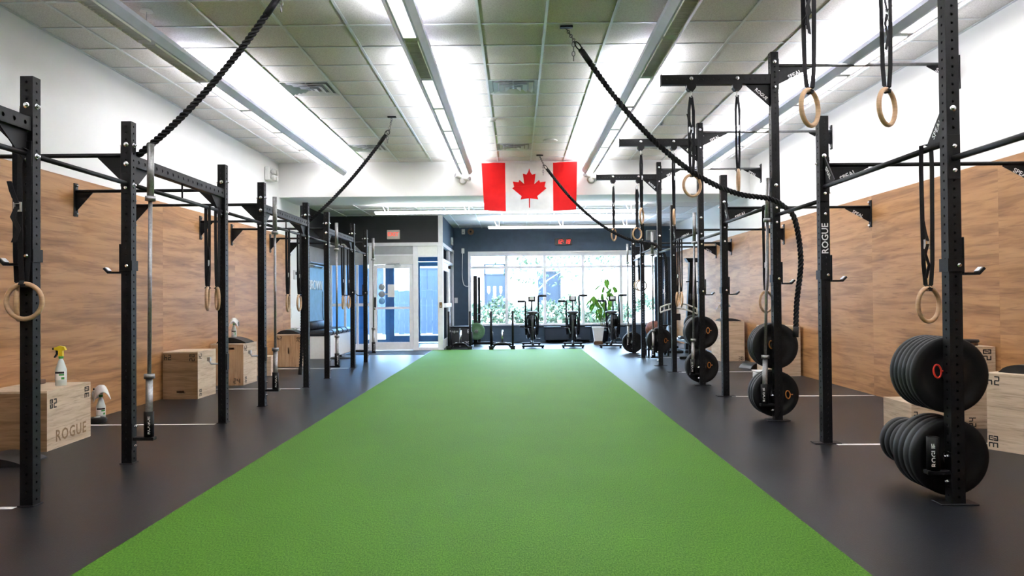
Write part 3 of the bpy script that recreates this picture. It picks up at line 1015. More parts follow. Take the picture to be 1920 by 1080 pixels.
for i in range(len(LY) - 1):
    y0, y1 = LY[i] + HS, LY[i + 1] - HS
    MB().tube([(PXL, y0, 2.095), (PXL, y1, 2.095)], .0165, 12).build('pull_up_bar', M['black_steel'], rig_l)
    for y, s in ((y0, 1), (y1, -1)):
        MB().bbox(PXL - .036, PXL + .036, min(y, y + s * .006), max(y, y + s * .006), 2.02, 2.17, .002).build('flange', M['black_steel'], rig_l)
    if i % 2 == 0:     # long bay: perforated beam above the bar
        b = MB()
        L, h, w = y1 - y0, .086, .03
        z0 = 2.229
        b.perf((PXL + w, y0, z0), (0, 1, 0), (0, 0, 1), (1, 0, 0), L, h, .098, .0135, .004)
        b.perf((PXL - w, y0, z0), (0, 1, 0), (0, 0, 1), (-1, 0, 0), L, h, .098, .0135, .004)
        b.box(PXL - w, PXL + w, y0, y1, z0, z0 + .003)
        b.box(PXL - w, PXL + w, y0, y1, z0 + h - .003, z0 + h)
        b.build('cross_beam', M['black_steel'], rig_l)
        for y, s in ((y0, 1), (y1, -1)):
            gusset(rig_l, (PXL - .004, y, z0), (PXL - .004, y + s * .26, z0), (PXL - .004, y, z0 - .20), (.008, 0, 0))
        MB().cyl((PXL, (y0 + y1) / 2, 2.11), (PXL, (y0 + y1) / 2, z0), .008, 8).build('tie_rod', M['black_steel'], rig_l)


def barbell_holder(rig, x, xb, y, low=False, drop=.0):
    """cup bolted beside an upright that a barbell stands in"""
    h = MB().bbox(min(x, xb - .045), max(x, xb + .045), y - .03, y + .03, .17 - drop, .195 - drop, .004).build('holder_arm', M['black_steel'], rig)
    MB().lathe([(.036, 0), (.036, .19), (.030, .19), (.030, .02), (.001, .02)], (xb, y, .195 - drop), 'z', 20).build('holder_cup', M['black_steel'], h)
    MB().bbox(x - .006 if xb > x else x - .002, x + .002 if xb > x else x + .006, y - .036, y + .036, .10 - drop, .30 - drop, .002).build('holder_flange', M['black_steel'], h)
    s = 1 if xb > x else -1
    for z in (.13 - drop, .275 - drop):
        link('bolt', NUT, h, (x + s * .006, y - .01, z), (0, 0, PI / 2 if s > 0 else -PI / 2))
    me = text_mesh('ROGUE', .040, M['white_text'], .0004, .0006)
    setin('lettering', me, h, (xb + .012 * (1 if s > 0 else -1), y - .0345, .285 - drop), (0, 0, 1), (-1, 0, 0))


for i in (2, 4, 6, 8):
    barbell_holder(rig_l, PXL + HS, PXL + .150, LY[i])
# stub peg low on the last upright
MB().cyl((PXL - HS, LY[8], .215), (PXL - .24, LY[8], .215), .022, 12).build('storage_peg', M['black_steel'], rig_l)

# ---------------------------------------------------------------- right rig
rig_r = thing('pull_up_rig', 'tall black steel rig with overhanging beams along the right wall', 'gym rig', (PXR, 9.5, 0), 'bolted training rigs along both walls')
TALL = {1, 3, 5, 7}
for i, y in enumerate(RY):
    tall = i in TALL
    u = link('upright', UP_T if tall else UP_S, rig_r, (PXR, y, 0))
    link('base_plate', BASE, u, (PXR, y, 0))
    if i:
        if tall:
            zs = (2.29, 2.07, 1.93, 3.50, 3.25)
            for z in zs: bolt(u, PXR, y, z, 'front', NUT if z in (2.07, 1.93, 3.25) else BOLT)
            bolt(u, PXR, y, 3.42, 'right', NUT); bolt(u, PXR, y, 3.12, 'right', NUT)
        else:
            for z in (2.36, 2.05, 1.88): bolt(u, PXR, y, z, 'front', BOLT if z > 2.3 else NUT)
            bolt(u, PXR, y, 2.33, 'right', NUT); bolt(u, PXR, y, 2.06, 'right', NUT)
            bolt(u, PXR, y, 2.30, 'left', NUT)
    zb = 3.47 if tall else 2.29
    xw = wall_bracket(rig_r, 1, y, zb)
    MB().tube([(PXR + HS, y, zb), (xw, y, zb)], .0165, 12).build('pull_up_bar', M['grey_steel' if tall else 'black_steel'], rig_r)
    slotted_gusset(rig_r, PXR + HS, PXR + HS + .34, y, zb + .012, .20)
    slotted_gusset(rig_r, xw, xw - .30, y, zb + .012, .20)
    MB().bbox(PXR + HS, PXR + HS + .006, y - .036, y + .036, zb - .24, zb + .06, .002).build('flange', M['black_steel'], rig_r)
    if tall:       # beam that reaches out over the floor, with a gusset and two hangers
        x0, x1, z0, h = 1.44, PXR - HS, 3.285, .095
        b = MB()
        b.perf((x0, y - .03, z0), (1, 0, 0), (0, 0, 1), (0, -1, 0), x1 - x0, h, .0508, .0075, .004)
        b.perf((x0, y + .03, z0), (1, 0, 0), (0, 0, 1), (0, 1, 0), x1 - x0, h, .0508, .0075, .004)
        b.box(x0, x1, y - .03, y + .03, z0, z0 + .003).box(x0, x1, y - .03, y + .03, z0 + h - .003, z0 + h)
        bm = b.build('overhang_beam', M['black_steel'], rig_r)
        MB().box(x0 - .004, x0, y - .031, y + .031, z0 - .008, z0 + h + .012).build('beam_end_cap', M['black_steel'], bm)
        g = gusset(rig_r, (x1, y - .004, z0), (x1 - .24, y - .004, z0), (x1, y - .004, z0 - .22), (0, .008, 0))
        me = text_mesh('ROGUE', .045, M['white_text'], .0005, .0006)
        setin('lettering', me, g, (x1 - .085, y - .006, z0 - .095), (.74, 0, -.67), (.67, 0, .74))
        for xx in (1.73, 2.18):
            hg = MB().prism([(xx - .045, y - .035, z0), (xx + .045, y - .035, z0), (xx + .045, y - .035, z0 - .03), (xx + .022, y - .035, z0 - .06), (xx - .022, y - .035, z0 - .06), (xx - .045, y - .035, z0 - .03)], (0, .07, 0)).build('ring_hanger', M['black_steel'], rig_r)
            MB().tube([(xx, y, z0 - .05), (xx, y, z0 - .12)], .009, 8).build('eye_shank', M['white_plastic'], hg)
            link('bolt', BOLT, hg, (xx, y - .031, z0 + h * .62))
for i in range(len(RY) - 1):
    y0, y1 = RY[i] + HS, RY[i + 1] - HS
    long_ = i % 2 == 1
    zb = 2.105 if long_ else 2.0
    MB().tube([(PXR, y0, zb), (PXR, y1, zb)], .0185, 12).build('pull_up_bar', M['black_steel'] if long_ else M['grey_steel'] if i > 2 else M['black_steel'], rig_r)
    for y, s in ((y0, 1), (y1, -1)):
        MB().bbox(PXR - .036, PXR + .036, min(y, y + s * .006), max(y, y + s * .006), zb - .12, zb + .14, .002).build('flange', M['black_steel'], rig_r)
        if long_:
            gq = [(PXR - .004, y, zb), (PXR - .004, y + s * .20, zb), (PXR - .004, y + s * .20, zb + .03), (PXR - .004, y, zb + .26)]
            g = MB().prism(gq, (.008, 0, 0)).build('gusset', M['black_steel'], rig_r)
            me = text_mesh('SPEAL', .05, M['white_text'], .0005, .0006)
            setin('lettering', me, g, (PXR - .006, y + s * .085, zb + .10), (0, -.68 * s * s, .73 * s) if s > 0 else (0, -.68, -.73), (0, .73, .68) if s > 0 else (0, -.73, .68))
for i in (1, 3, 5, 7, 9):
    barbell_holder(rig_r, PXR - HS, PXR - .125, RY[i], drop=0 if i == 1 else .03)
    for z in ((.737, .255) if i < 7 else ((.44,) if i == 7 else (.235,))):
        MB().cyl((PXR, RY[i] + HS, z), (PXR, RY[i] + HS + (.62 if i == 1 else .32), z), .0235, 14).build('plate_peg', M['chrome'], rig_r)


setin('lettering', text_mesh('ROGUE', .075, M['white_text'], .0004, .001), rig_r, (PXR, RY[2] - HS - .001, 1.68), (0, 0, 1), (-1, 0, 0))


# ---------------------------------------------------------------- hooks on uprights
def j_hook(x, y, z, side, label):
    t = thing('barbell_hook', label, 'barbell hook', (x, y, z), 'barbell hooks clamped on uprights')
    s = side
    k = HS + .003
    MB().frame_plate([(x - k - .006, y - k - .006, z), (x + k + .006, y - k - .006, z), (x + k + .006, y + k + .006, z), (x - k - .006, y + k + .006, z)],
                     [(x - k, y - k, z), (x + k, y - k, z), (x + k, y + k, z), (x - k, y + k, z)], (0, 0, .075)).build('collar', M['black_steel'], t)
    xa = x + s * (k + .006)
    MB().bbox(min(xa, xa + s * .012), max(xa, xa + s * .012), y - .03, y + .03, z - .02, z + .20, .003).build('back_pad', M['black_steel'], t)
    MB().prism([(xa, y - .028, z - .02), (xa + s * .10, y - .028, z - .02), (xa + s * .135, y - .028, z + .015), (xa + s * .125, y - .028, z + .025), (xa + s * .095, y - .028, z - .006), (xa, y - .028, z - .006)], (0, .056, 0)).build('arm', M['black_steel'], t)
    MB().prism([(xa + s * .10, y - .022, z + .0005), (xa + s * .122, y - .022, z + .0225), (xa + s * .118, y - .022, z + .027), (xa + s * .093, y - .022, z + .003)], (0, .044, 0)).build('wear_strip', M['zinc'], t)
    link('pin', NUT, t, (x + .012, y - k - .006, z + .035), (0, 0, 0))


def low_hook(x, y, z, label):
    t = thing('barbell_hook', label, 'barbell hook', (x, y, z), 'barbell hooks clamped on uprights')
    MB().tube([(x - HS - .004, y, z), (x - .12, y, z), (x - .14, y, z + .03)], .009, 8).build('arm', M['zinc'], t)
    MB().bbox(x - .155, x - .125, y - .02, y + .02, z + .025, z + .065, .003).build('tip', M['zinc'], t)
    MB().bbox(x + HS, x + HS + .01, y - .03, y + .03, z - .06, z + .10, .003).build('clamp_plate', M['black_steel'], t)


j_hook(PXL, LY[1], 1.45, -1, 'barbell hook on the nearest upright of the left rig')
j_hook(PXL, LY[2], 1.44, -1, 'barbell hook on the left rig upright beside the standing barbell')
low_hook(PXL, LY[3], .585, 'low steel hook in front of the second plywood box on the left')
low_hook(PXL, LY[4], .575, 'low steel hook in front of the third plywood box on the left')
j_hook(PXL, LY[7], 1.30, -1, 'barbell hook on the second-last upright of the left rig')
j_hook(PXL, LY[8], 1.30, -1, 'barbell hook on the farthest upright of the left rig')
j_hook(PXR, RY[1], 1.345, 1, 'barbell hook above the nearest stack of plates on the right')
j_hook(PXR, RY[2], 1.345, 1, 'barbell hook on the nearest short upright of the right rig')
j_hook(PXR, RY[3], 1.345, 1, 'barbell hook on the right upright beside the hanging rope end')
j_hook(PXR, RY[4], 1.25, 1, 'barbell hook on the second short upright of the right rig')
j_hook(PXR, RY[5], 1.25, 1, 'barbell hook on the third tall upright of the right rig')

# ---------------------------------------------------------------- barbells standing in their cups
def barbell(x, y, z0, label, lean=(0, 0)):
    t = thing('barbell', label, 'barbell', (x, y, z0), 'barbells standing upright in cups')
    def P(h): return (x + lean[0] * h, y + lean[1] * h, z0 + h)
    MB().tube([P(.0), P(.415)], .025, 16).build('sleeve', M['bar_steel'], t)
    MB().tube([P(.415), P(.450)], .038, 16).build('collar', M['bar_steel'], t)
    MB().tube([P(.45), P(1.75)], .0145, 12).build('shaft', M['bar_steel'], t)
    MB().tube([P(1.75), P(1.785)], .038, 16).build('collar', M['bar_steel'], t)
    MB().tube([P(1.785), P(2.18)], .025, 16).build('sleeve', M['bar_steel'], t)


for i, lb in ((2, 'steel barbell standing beside the second upright on the left'), (4, 'steel barbell standing beside the fourth upright on the left'),
              (6, 'steel barbell standing before the white bench on the left'), (8, 'steel barbell standing nearest the entrance door')):
    barbell(PXL + .150, LY[i], .215 if i < 8 else .216, lb, (.008, 0) if i == 2 else (0, 0))
for i, lb in ((3, 'steel barbell standing in front of the second stack of plates on the right'), (5, 'steel barbell standing in front of the third stack of plates on the right'),
              (7, 'steel barbell standing in front of the fourth plate on the right'), (9, 'steel barbell standing before the window on the right')):
    barbell(PXR - .125, RY[i], .186, lb, (.028 if i == 3 else .02 if i == 5 else 0, 0))

# ---------------------------------------------------------------- plates
def plate_mesh(r, t, m):
    pr = [(.026, .004), (.050, .004), (.052, .0), (.062, .0), (.066, .005), (r * .70, .005), (r * .74, .0), (r * .955, 0), (r, .007), (r, t - .007), (r * .955, t), (r * .74, t), (r * .70, t - .005), (.066, t - .005), (.062, t), (.026, t), (.026, .004)]
    return MB().lathe(pr, (0, 0, 0), 'y', 48, caps=False).mesh('plate_body', m)


def hub_mesh(t):
    return MB().lathe([(.026, .001), (.050, .001), (.050, .004), (.026, .004), (.026, .001)], (0, 0, 0), 'y', 24, caps=False).mesh('hub', M['grey_steel'])


PLATES = {}


def plate(x, y, z, r, t, label, group, m='rubber', name='bumper_plate'):
    k = (r, t, m)
    if k not in PLATES: PLATES[k] = (plate_mesh(r, t, M[m]), hub_mesh(t))
    p = thing(name, label, 'weight plate', (x, y, z), group)
    link('plate_body', PLATES[k][0], p, (x, y, z))
    link('hub', PLATES[k][1], p, (x, y - .001, z))
    return p


ORD = ['front', 'second', 'third', 'fourth', 'fifth', 'sixth', 'seventh']


def stack(i, x, z, specs, where):
    y = RY[i] + HS + .012
    n = len(specs)
    for k, (r, t) in enumerate(specs):
        if k == 0: lb = f'black bumper plate at the front of the {where}'
        elif k == n - 1: lb = f'black bumper plate at the back of the {where}'
        else: lb = f'black bumper plate, {ORD[k]} from the front of the {where}'
        plate(x, y, z, r, t, lb, 'bumper plates on the right rig', 'rubber' if k % 2 == 0 else 'rubber_worn')
        y += t + .002


stack(1, 2.555, .737, [(.225, .046)] * 6, 'upper peg of the nearest upright')
stack(1, 2.55, .255, [(.225, .062)] * 4, 'lower peg of the nearest upright')
for k, (yy, r, tt) in enumerate(((4.92, .150, .055), (4.985, .152, .055), (5.05, .150, .06))):
    plate(2.55, yy, .255, r, tt, 'small black plate behind the big plates on the nearest lower peg, ' + ('nearest', 'middle', 'farthest')[k], 'bumper plates on the right rig', 'rubber')
stack(3, 2.546, .72, [(.225, .045)] * 4, 'upper peg beside the hanging rope end')
stack(3, 2.546, .25, [(.225, .062)] * 3, 'lower peg beneath the hanging rope end')
stack(5, 2.555, .72, [(.225, .095)] * 2, 'upper peg of the third tall upright')
stack(5, 2.555, .25, [(.225, .05)] * 2, 'lower peg of the third tall upright')
stack(7, 2.54, .44, [(.225, .055)] * 3, 'peg on the fourth tall upright')
stack(9, 2.52, .235, [(.225, .05)] * 2, 'peg nearest the window')


def loop_clip(x, y, z, m, label, tilt=.2):
    t = thing('loop_clip', label, 'clip', (x, y, z), 'coloured loop clips hanging on plates')
    a1 = Vector((math.sin(tilt), 0, math.cos(tilt)))
    a2 = Vector((math.cos(tilt), 0, -math.sin(tilt)))
    MB().torus((x, y - .008, z), .022, .006, a1, a2, 24, 8, 1.75).build('loop', M[m], t)
    MB().cyl((x + .02, y - .008, z), (x + .05, y - .004, z), .006, 8).build('pin', M[m], t)


loop_clip(2.468, RY[1] + .045, .762, 'red_metal', 'red loop clip on the nearest stack of plates', -.12)
loop_clip(2.50, RY[3] + .045, .735, 'orange_metal', 'orange loop clip on the upper plates beside the rope end', -.1)
loop_clip(2.655, RY[3] + .045, .245, 'orange_metal', 'orange loop clip on the lower plates beneath the rope end', -.1)
loop_clip(2.635, RY[5] + .045, .745, 'orange_metal', 'orange loop clip on the upper thick plates of the third tall upright', 0)
loop_clip(2.645, RY[5] + .045, .27, 'orange_metal', 'orange loop clip on the lower plates of the third tall upright', 0)
loop_clip(2.64, RY[7] + .045, .44, 'orange_metal', 'orange loop clip on the plate of the fourth tall upright', .1)


# ---------------------------------------------------------------- gymnastic rings
def gym_ring(x, y, zt, zc, yaw, label, style=0, sep=.03, over_bar=False, ringx=0.0, group='wooden gymnastic rings on straps'):
    """wooden ring of 235 mm on a looped strap from (x, y, zt)"""
    t = thing('gymnastic_ring', label, 'gym ring', (x, y, zc), group)
    a1 = Vector((math.cos(yaw), math.sin(yaw), 0))
    n = Vector((-math.sin(yaw), math.cos(yaw), 0))
    c = Vector((x + ringx, y, zc))
    MB().torus(c, .1035, .014, a1, (0, 0, 1), 40, 10).build('ring', M['ring_wood'], t)
    top = c + Vector((0, 0, .1035))
    hx = Vector((x, y, zt))
    b = MB()
    d = Vector((sep, 0, 0)) + n * .012
    wv = (a1 + Vector((1.2, 0, 0))).normalized()
    off = [(.0, .25), (.18, 1.0), (.55, .9), (.85, .8), (1.0, .5)]
    if over_bar: off[0] = (.0, .9)
    w = .030
    for sg in (1, -1):
        pts = [hx.lerp(top + Vector((0, 0, .02)), f) + d * (sg * s_) for f, s_ in off]
        pts.append(top + a1 * (sg * .012) + n * (sg * .018) + Vector((0, 0, -.005)))
        b.ribbon(pts, wv, w, .003)
    b.ribbon([hx + d * off[0][1] + Vector((0, 0, .0)), hx + Vector((0, 0, .012)), hx - d * off[0][1]], n if over_bar else a1.cross(Vector((0, 0, 1))), w, .003)
    b.ribbon([top + n * .018 + Vector((0, 0, .0)), top + n * .016 + Vector((0, 0, -.018)), top - n * .016 + Vector((0, 0, -.018)), top - n * .018], a1, w, .003)
    st = b.build('strap', M['nylon'], t)
    L = zt - zc
    if style in (1, 2):     # buckle with a hanging tail
        zb = zc + L * (.62 if style == 1 else .38)
        f = (zt - zb) / (zt - top.z)
        q = hx.lerp(top, f) + d * -.9 - n * .02
        MB().frame_plate([q + a1 * sx_ * .022 + Vector((0, 0, sz * .028)) for sx_, sz in ((-1, -1), (1, -1), (1, 1), (-1, 1))],
                         [q + a1 * sx_ * .015 + Vector((0, 0, sz * .018)) for sx_, sz in ((-1, -1), (1, -1), (1, 1), (-1, 1))], n * -.012).build('buckle', M['zinc'], t)
        tb = MB()
        k = q - n * .012
        tb.ribbon([k, k + a1 * -.025 + Vector((0, 0, -.06)), k + a1 * .01 + Vector((0, 0, -.13)), k + a1 * -.02 + Vector((0, 0, -.21))], a1, w * .95, .003)
        tb.ribbon([k + Vector((0, 0, .02)), k + a1 * -.03 + Vector((0, 0, .09)), k + a1 * -.045 + Vector((0, 0, .15)), k + a1 * -.015 + Vector((0, 0, .05))], a1, w * .95, .003)
        tb.build('strap_tail', M['nylon'], t)
    if style == 3:          # bunched strap tail
        q = hx.lerp(top, .40) + d * -.8 - n * .015
        tb = MB()
        for k in range(4):
            e = a1 * ((k - 1.5) * .012)
            tb.ribbon([q + e * .4 + Vector((0, 0, .26)), q + e + Vector((0, 0, .12)) - n * .008 * k, q - e * 1.3 - n * .012, q + e * 2 + Vector((0, 0, -.06 - .02 * k))], a1, w, .004)
        tb.build('strap_tail', M['nylon'], t)
        MB().bbox(q.x - .016, q.x + .016, q.y - .016, q.y + .004, q.z + .24, q.z + .30, .004).build('buckle', M['zinc'], t)
    if over_bar or style == 2:
        for k in range(5):
            pass
    return t


zr = 2.31
gym_ring(1.727, RY[1], 3.17, zr, .74, 'wooden ring hanging highest in the picture, left of the nearest pair', 3, .045)
gym_ring(2.178, RY[1], 3.17, zr, .70, 'wooden ring hanging beside the top of the nearest tall upright', 1, .04)
gym_ring(1.732, RY[3], 3.17, 2.30, .45, 'wooden ring on the second overhanging beam, farther from its upright', 1, .03)
gym_ring(2.185, RY[3], 3.17, 2.345, 1.35, 'edge-on wooden ring on the second overhanging beam, close to its upright', 1, .03)
gym_ring(1.735, RY[5], 3.17, 2.325, 1.20, 'wooden ring on the third overhanging beam, farther from its upright', 1, .025)
gym_ring(2.178, RY[5], 3.17, 2.305, 1.30, 'wooden ring on the third overhanging beam, close to its upright', 1, .025)
gym_ring(1.737, RY[7], 3.17, 2.32, 1.05, 'wooden ring on the farthest overhanging beam, farther from its upright', 1, .022)
gym_ring(2.15, RY[7], 3.17, 2.33, .62, 'wooden ring on the farthest overhanging beam, close to its upright', 3, .022)
gym_ring(2.54, 4.735, 2.128, 1.15, .50, 'wooden ring hung from a bar above the nearest stack of plates', 2, .045, True)
gym_ring(2.54, 7.80, 2.128, 1.155, .62, 'wooden ring behind the barbell of the second tall upright', 2, .03, True)
gym_ring(2.54, 12.09, 2.128, 1.175, 1.22, 'edge-on wooden ring with a black tail near the right wall, left of two', 2, .03, True)
gym_ring(2.54, 11.80, 2.128, 1.175, 1.54, 'edge-on wooden ring with a black tail near the right wall, right of two', 0, .03, True)
gym_ring(2.54, 15.79, 2.023, 1.455, .15, 'wooden ring before the window, left of an overlapping pair', 0, .02, True)
gym_ring(2.54, 15.52, 2.023, 1.445, .10, 'wooden ring before the window, right of an overlapping pair', 0, .02, True)
gym_ring(-2.905, LY[1] - .064, 2.112, 1.215, .04, 'wooden ring facing the camera on the nearest left upright', 1, .02, True)
gym_ring(-2.99, LY[1] + .02, 2.328, 1.21, 2.0, 'edge-on wooden ring half hidden behind the nearest left ring', 2, .04, True)
gym_ring(-2.91, 7.22, 2.115, 1.23, 1.84, 'edge-on wooden ring before the third left upright, left of two', 2, .03, True)
gym_ring(-2.91, 7.455, 2.115, 1.23, 2.08, 'edge-on wooden ring before the third left upright, right of two', 0, .03, True)
gym_ring(-2.91, 9.76, 2.115, 1.172, 1.72, 'edge-on wooden ring beside the hanging rope end on the left, left of two', 2, .03, True)
gym_ring(-2.91, 10.27, 2.115, 1.172, 1.62, 'edge-on wooden ring beside the hanging rope end on the left, right of two', 2, .03, True)
gym_ring(-2.91, 12.87, 2.115, 1.165, 1.68, 'edge-on wooden ring above the white bench, left of two', 2, .03, True)
gym_ring(-2.91, 13.32, 2.115, 1.165, 1.58, 'edge-on wooden ring above the white bench, right of two', 2, .03, True)


# ---------------------------------------------------------------- climbing ropes
def catmull(P, n=12):
    P = [Vector(p) for p in P]
    Q = [P[0] * 2 - P[1]] + P + [P[-1] * 2 - P[-2]]
    out = []
    for i in range(1, len(Q) - 2):
        for k in range(n):
            t = k / n
            a, b, c, d = Q[i - 1], Q[i], Q[i + 1], Q[i + 2]
            out.append(.5 * ((2 * b) + (c - a) * t + (2 * a - 5 * b + 4 * c - d) * t * t + (3 * b - a - 3 * c + d) * t ** 3))
    out.append(P[-1])
    return out


def resample(P, ds):
    out = [P[0]]
    acc = 0
    for a, b in zip(P, P[1:]):
        L = (b - a).length
        while acc + L >= ds:
            f = (ds - acc) / L
            a = a.lerp(b, f)
            out.append(a)
            L = (b - a).length
            acc = 0
        acc += L
    out.append(P[-1])
    return out


def rope(pts, label, anchor, first, r=.0135, off=.0135, pitch=.115):
    """three-strand rope along pts; chain from the ceiling anchor to its first point"""
    t = thing('climbing_rope', label, 'rope', pts[-1], 'black climbing ropes hung from the ceiling')
    P = resample(catmull(pts), .0085)
    frames = []
    d0 = (P[1] - P[0]).normalized()
    a = d0.orthogonal().normalized()
    for i, p in enumerate(P):
        d = (P[min(i + 1, len(P) - 1)] - P[max(i - 1, 0)]).normalized()
        a = (a - d * a.dot(d)).normalized()
        frames.append((p, a.copy(), d.cross(a)))
    b = MB()
    for s in range(3):
        rings = []
        for i, (p, e, g) in enumerate(frames):
            ph = 2 * PI * (i * .0085 / pitch + s / 3)
            c = p + (e * math.cos(ph) + g * math.sin(ph)) * off
            rings.append([c + (e * math.cos(2 * PI * k / 6) + g * math.sin(2 * PI * k / 6)) * r for k in range(6)])
        b.rings(rings, True, True, True)
    b.build('twisted_cord', M['rope'], t)
    # clamp sleeve and eye at the top, whipping at the end
    dd = (P[8] - P[0]).normalized()
    MB().tube([P[0] + dd * .02, P[0] + dd * .16], .027, 12).build('top_sleeve', M['black_steel'], t)
    MB().tube([P[-1] - (P[-1] - P[-9]).normalized() * .10, P[-1]], .027, 12).build('end_whipping', M['rubber_worn'], t)
    A = Vector(anchor)
    MB().torus(P[0] - dd * .03, .03, .006, dd, dd.orthogonal(), 20, 8, 1.5).build('eye', M['black_steel'], t)
    MB().bbox(A.x - .06, A.x + .06, A.y - .03, A.y + .03, ZC - .022, ZC - .006, .004).build('ceiling_plate', M['black_steel'], t)
    B = P[0] - dd * .07
    n = max(4, int((A - B).length / .042))
    cd = (B - A).normalized()
    e1 = cd.orthogonal().normalized()
    e2 = cd.cross(e1)
    ch = None
    for i in range(n):
        c = A.lerp(B, (i + .5) / n) + Vector((0, 0, -.01))
        o = MB().torus(c, .0135, .0042, cd, e1 if i % 2 == 0 else e2, 14, 6, 1.7).build('chain_link', M['grey_steel'], t)
    # loose tail of chain
    for i in range(4):
        c = B + Vector((-.02, 0, -.02 - .042 * i))
        MB().torus(c, .0135, .0042, (0, 0, 1), (1, 0, 0) if i % 2 == 0 else (0, 1, 0), 14, 6, 1.7).build('chain_link', M['grey_steel'], t)


def sagged(A, B, sag, n=5):
    A, B = Vector(A), Vector(B)
    return [A.lerp(B, i / n) + Vector((0, 0, -sag * 4 * (i / n) * (1 - i / n))) for i in range(n + 1)]


rope(sagged((-1.78, 5.76, 3.50), (-2.86, 5.835, 2.345), .09) + [(-2.925, 5.86, 2.30), (-2.95, 5.875, 2.05), (-2.95, 5.88, 1.5), (-2.95, 5.88, .95)],
     'black rope running from the ceiling to the second upright on the left', (-1.70, 5.755, ZC - .02), 0)
rope(sagged((-1.76, 10.44, 3.46), (-2.86, 10.72, 2.345), .07) + [(-2.965, 10.735, 2.25), (-2.985, 10.72, 1.9), (-2.985, 10.70, 1.2), (-3.0, 10.69, .5), (-3.02, 10.68, .17)],
     'black rope draped over the left rig with its end near the floor', (-1.703, 10.6, ZC - .02), 0)
rope(sagged((.60, 6.93, 3.47), (2.40, 7.24, 2.13), .33, 6) + [(2.54, 7.25, 2.055), (2.645, 7.26, 1.93), (2.70, 7.27, 1.55), (2.66, 7.28, 1.15), (2.645, 7.28, .82)],
     'black rope looping across the picture over the right rig', (.49, 7.125, ZC - .02), 0)
rope(sagged((.55, 13.25, 3.45), (2.40, 13.38, 2.14), .31, 6) + [(2.535, 13.40, 2.03), (2.62, 13.41, 1.9), (2.64, 13.41, 1.5), (2.65, 13.41, 1.0)],
     'black rope from the ceiling beside the flag to the far right rig', (.44, 13.55, ZC - .02), 0)

# ================================================================== PLYWOOD BOXES
def plyo_box(cx, cy, w, d, h, label, mats=('box_ply_dark', 'box_ply_y', 'box_ply_x'), marks=(), rz=0.0, slot=None, word=None, z0=0.0):
    """plywood jump box; mats for front/back, sides, top; marks = (face, figures, u, v, height, turn)"""
    t = thing('plywood_box', label, 'plyo box', (0, 0, 0), 'plywood jump boxes')
    th = .019
    x, y = w / 2, d / 2
    P = {}
    if slot:
        su, sv, sw, sh = slot
        a, b_, c, e = -x + w * su - sw / 2, -x + w * su + sw / 2, h * sv - sh / 2, h * sv + sh / 2
        m = MB().box(-x, x, -y, -y + th, 0, c).box(-x, x, -y, -y + th, e, h - th).box(-x, a, -y, -y + th, c, e).box(b_, x, -y, -y + th, c, e)
    else:
        m = MB().box(-x, x, -y, -y + th, 0, h - th)
    P['front'] = m.build('panel', M[mats[0]], t)
    MB().box(-x, x, y - th, y, 0, h - th).build('panel', M[mats[0]], t)
    P['right'] = MB().box(x - th, x + .0005, -y + .0004, y - .0004, 0.0004, h - .0004).build('panel', M[mats[1]], t)
    P['left'] = MB().box(-x - .0005, -x + th, -y + .0004, y - .0004, 0.0004, h - .0004).build('panel', M[mats[1]], t)
    P['top'] = MB().bbox(-x, x, -y, y, h - th, h, .003).build('panel', M[mats[2]], t)
    fr = {'front': ((-x, -y, 0), (1, 0, 0), w), 'right': ((x + .0006, -y, 0), (0, 1, 0), d), 'left': ((-x - .0006, y, 0), (0, -1, 0), d)}
    for face, s, u, v, hh, turn in marks:
        o, r, wl = fr[face]
        r = Vector(r)
        up = Vector((0, 0, 1))
        n = r.cross(up)
        c = Vector(o) + r * (u * wl) + up * (v * h) + n * .0006
        a = math.radians(turn)
        rr = r * math.cos(a) + up * math.sin(a)
        uu = up * math.cos(a) - r * math.sin(a)
        setin('stencil_number', digits_mesh(s, hh, M['stencil_ink']), P[face], c, rr, uu)
    if word:
        face, u, v, size = word
        o, r, wl = fr[face]
        r = Vector(r); up = Vector((0, 0, 1)); n = r.cross(up)
        setin('lettering', text_mesh('ROGUE', size, M['burn_ink'], .0004, .002, 1.15), P[face], Vector(o) + r * (u * wl) + up * (v * h) + n * .0008, r, up)
    t.location = (cx, cy, z0)
    t.rotation_euler = (0, 0, rz)
    WLOC[t.name] = Vector((cx, cy, z0))
    return t


lx = lambda x0, x1: ((x0 + x1) / 2, x1 - x0)
c, w = lx(-4.36, -3.82)
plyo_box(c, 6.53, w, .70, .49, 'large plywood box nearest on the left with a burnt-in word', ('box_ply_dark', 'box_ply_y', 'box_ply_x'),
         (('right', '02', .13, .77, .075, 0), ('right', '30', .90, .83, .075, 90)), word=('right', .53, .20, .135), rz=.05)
c, w = lx(-4.36, -3.93)
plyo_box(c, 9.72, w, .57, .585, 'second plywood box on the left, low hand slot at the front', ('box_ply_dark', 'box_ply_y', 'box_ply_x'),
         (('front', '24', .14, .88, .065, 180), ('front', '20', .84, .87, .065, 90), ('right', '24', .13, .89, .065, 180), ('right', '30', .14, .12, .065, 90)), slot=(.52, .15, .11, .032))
c, w = lx(-4.36, -3.89)
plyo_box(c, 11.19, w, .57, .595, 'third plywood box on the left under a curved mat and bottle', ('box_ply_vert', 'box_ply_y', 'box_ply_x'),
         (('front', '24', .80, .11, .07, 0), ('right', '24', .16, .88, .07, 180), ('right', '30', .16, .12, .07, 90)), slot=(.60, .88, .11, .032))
c, w = lx(-4.22, -3.93)
plyo_box(c, 12.42, w, .33, .31, 'small low plywood box behind the second left barbell', ('box_ply_x', 'box_ply_y', 'box_ply_x'))
c, w = lx(-4.36, -3.90)
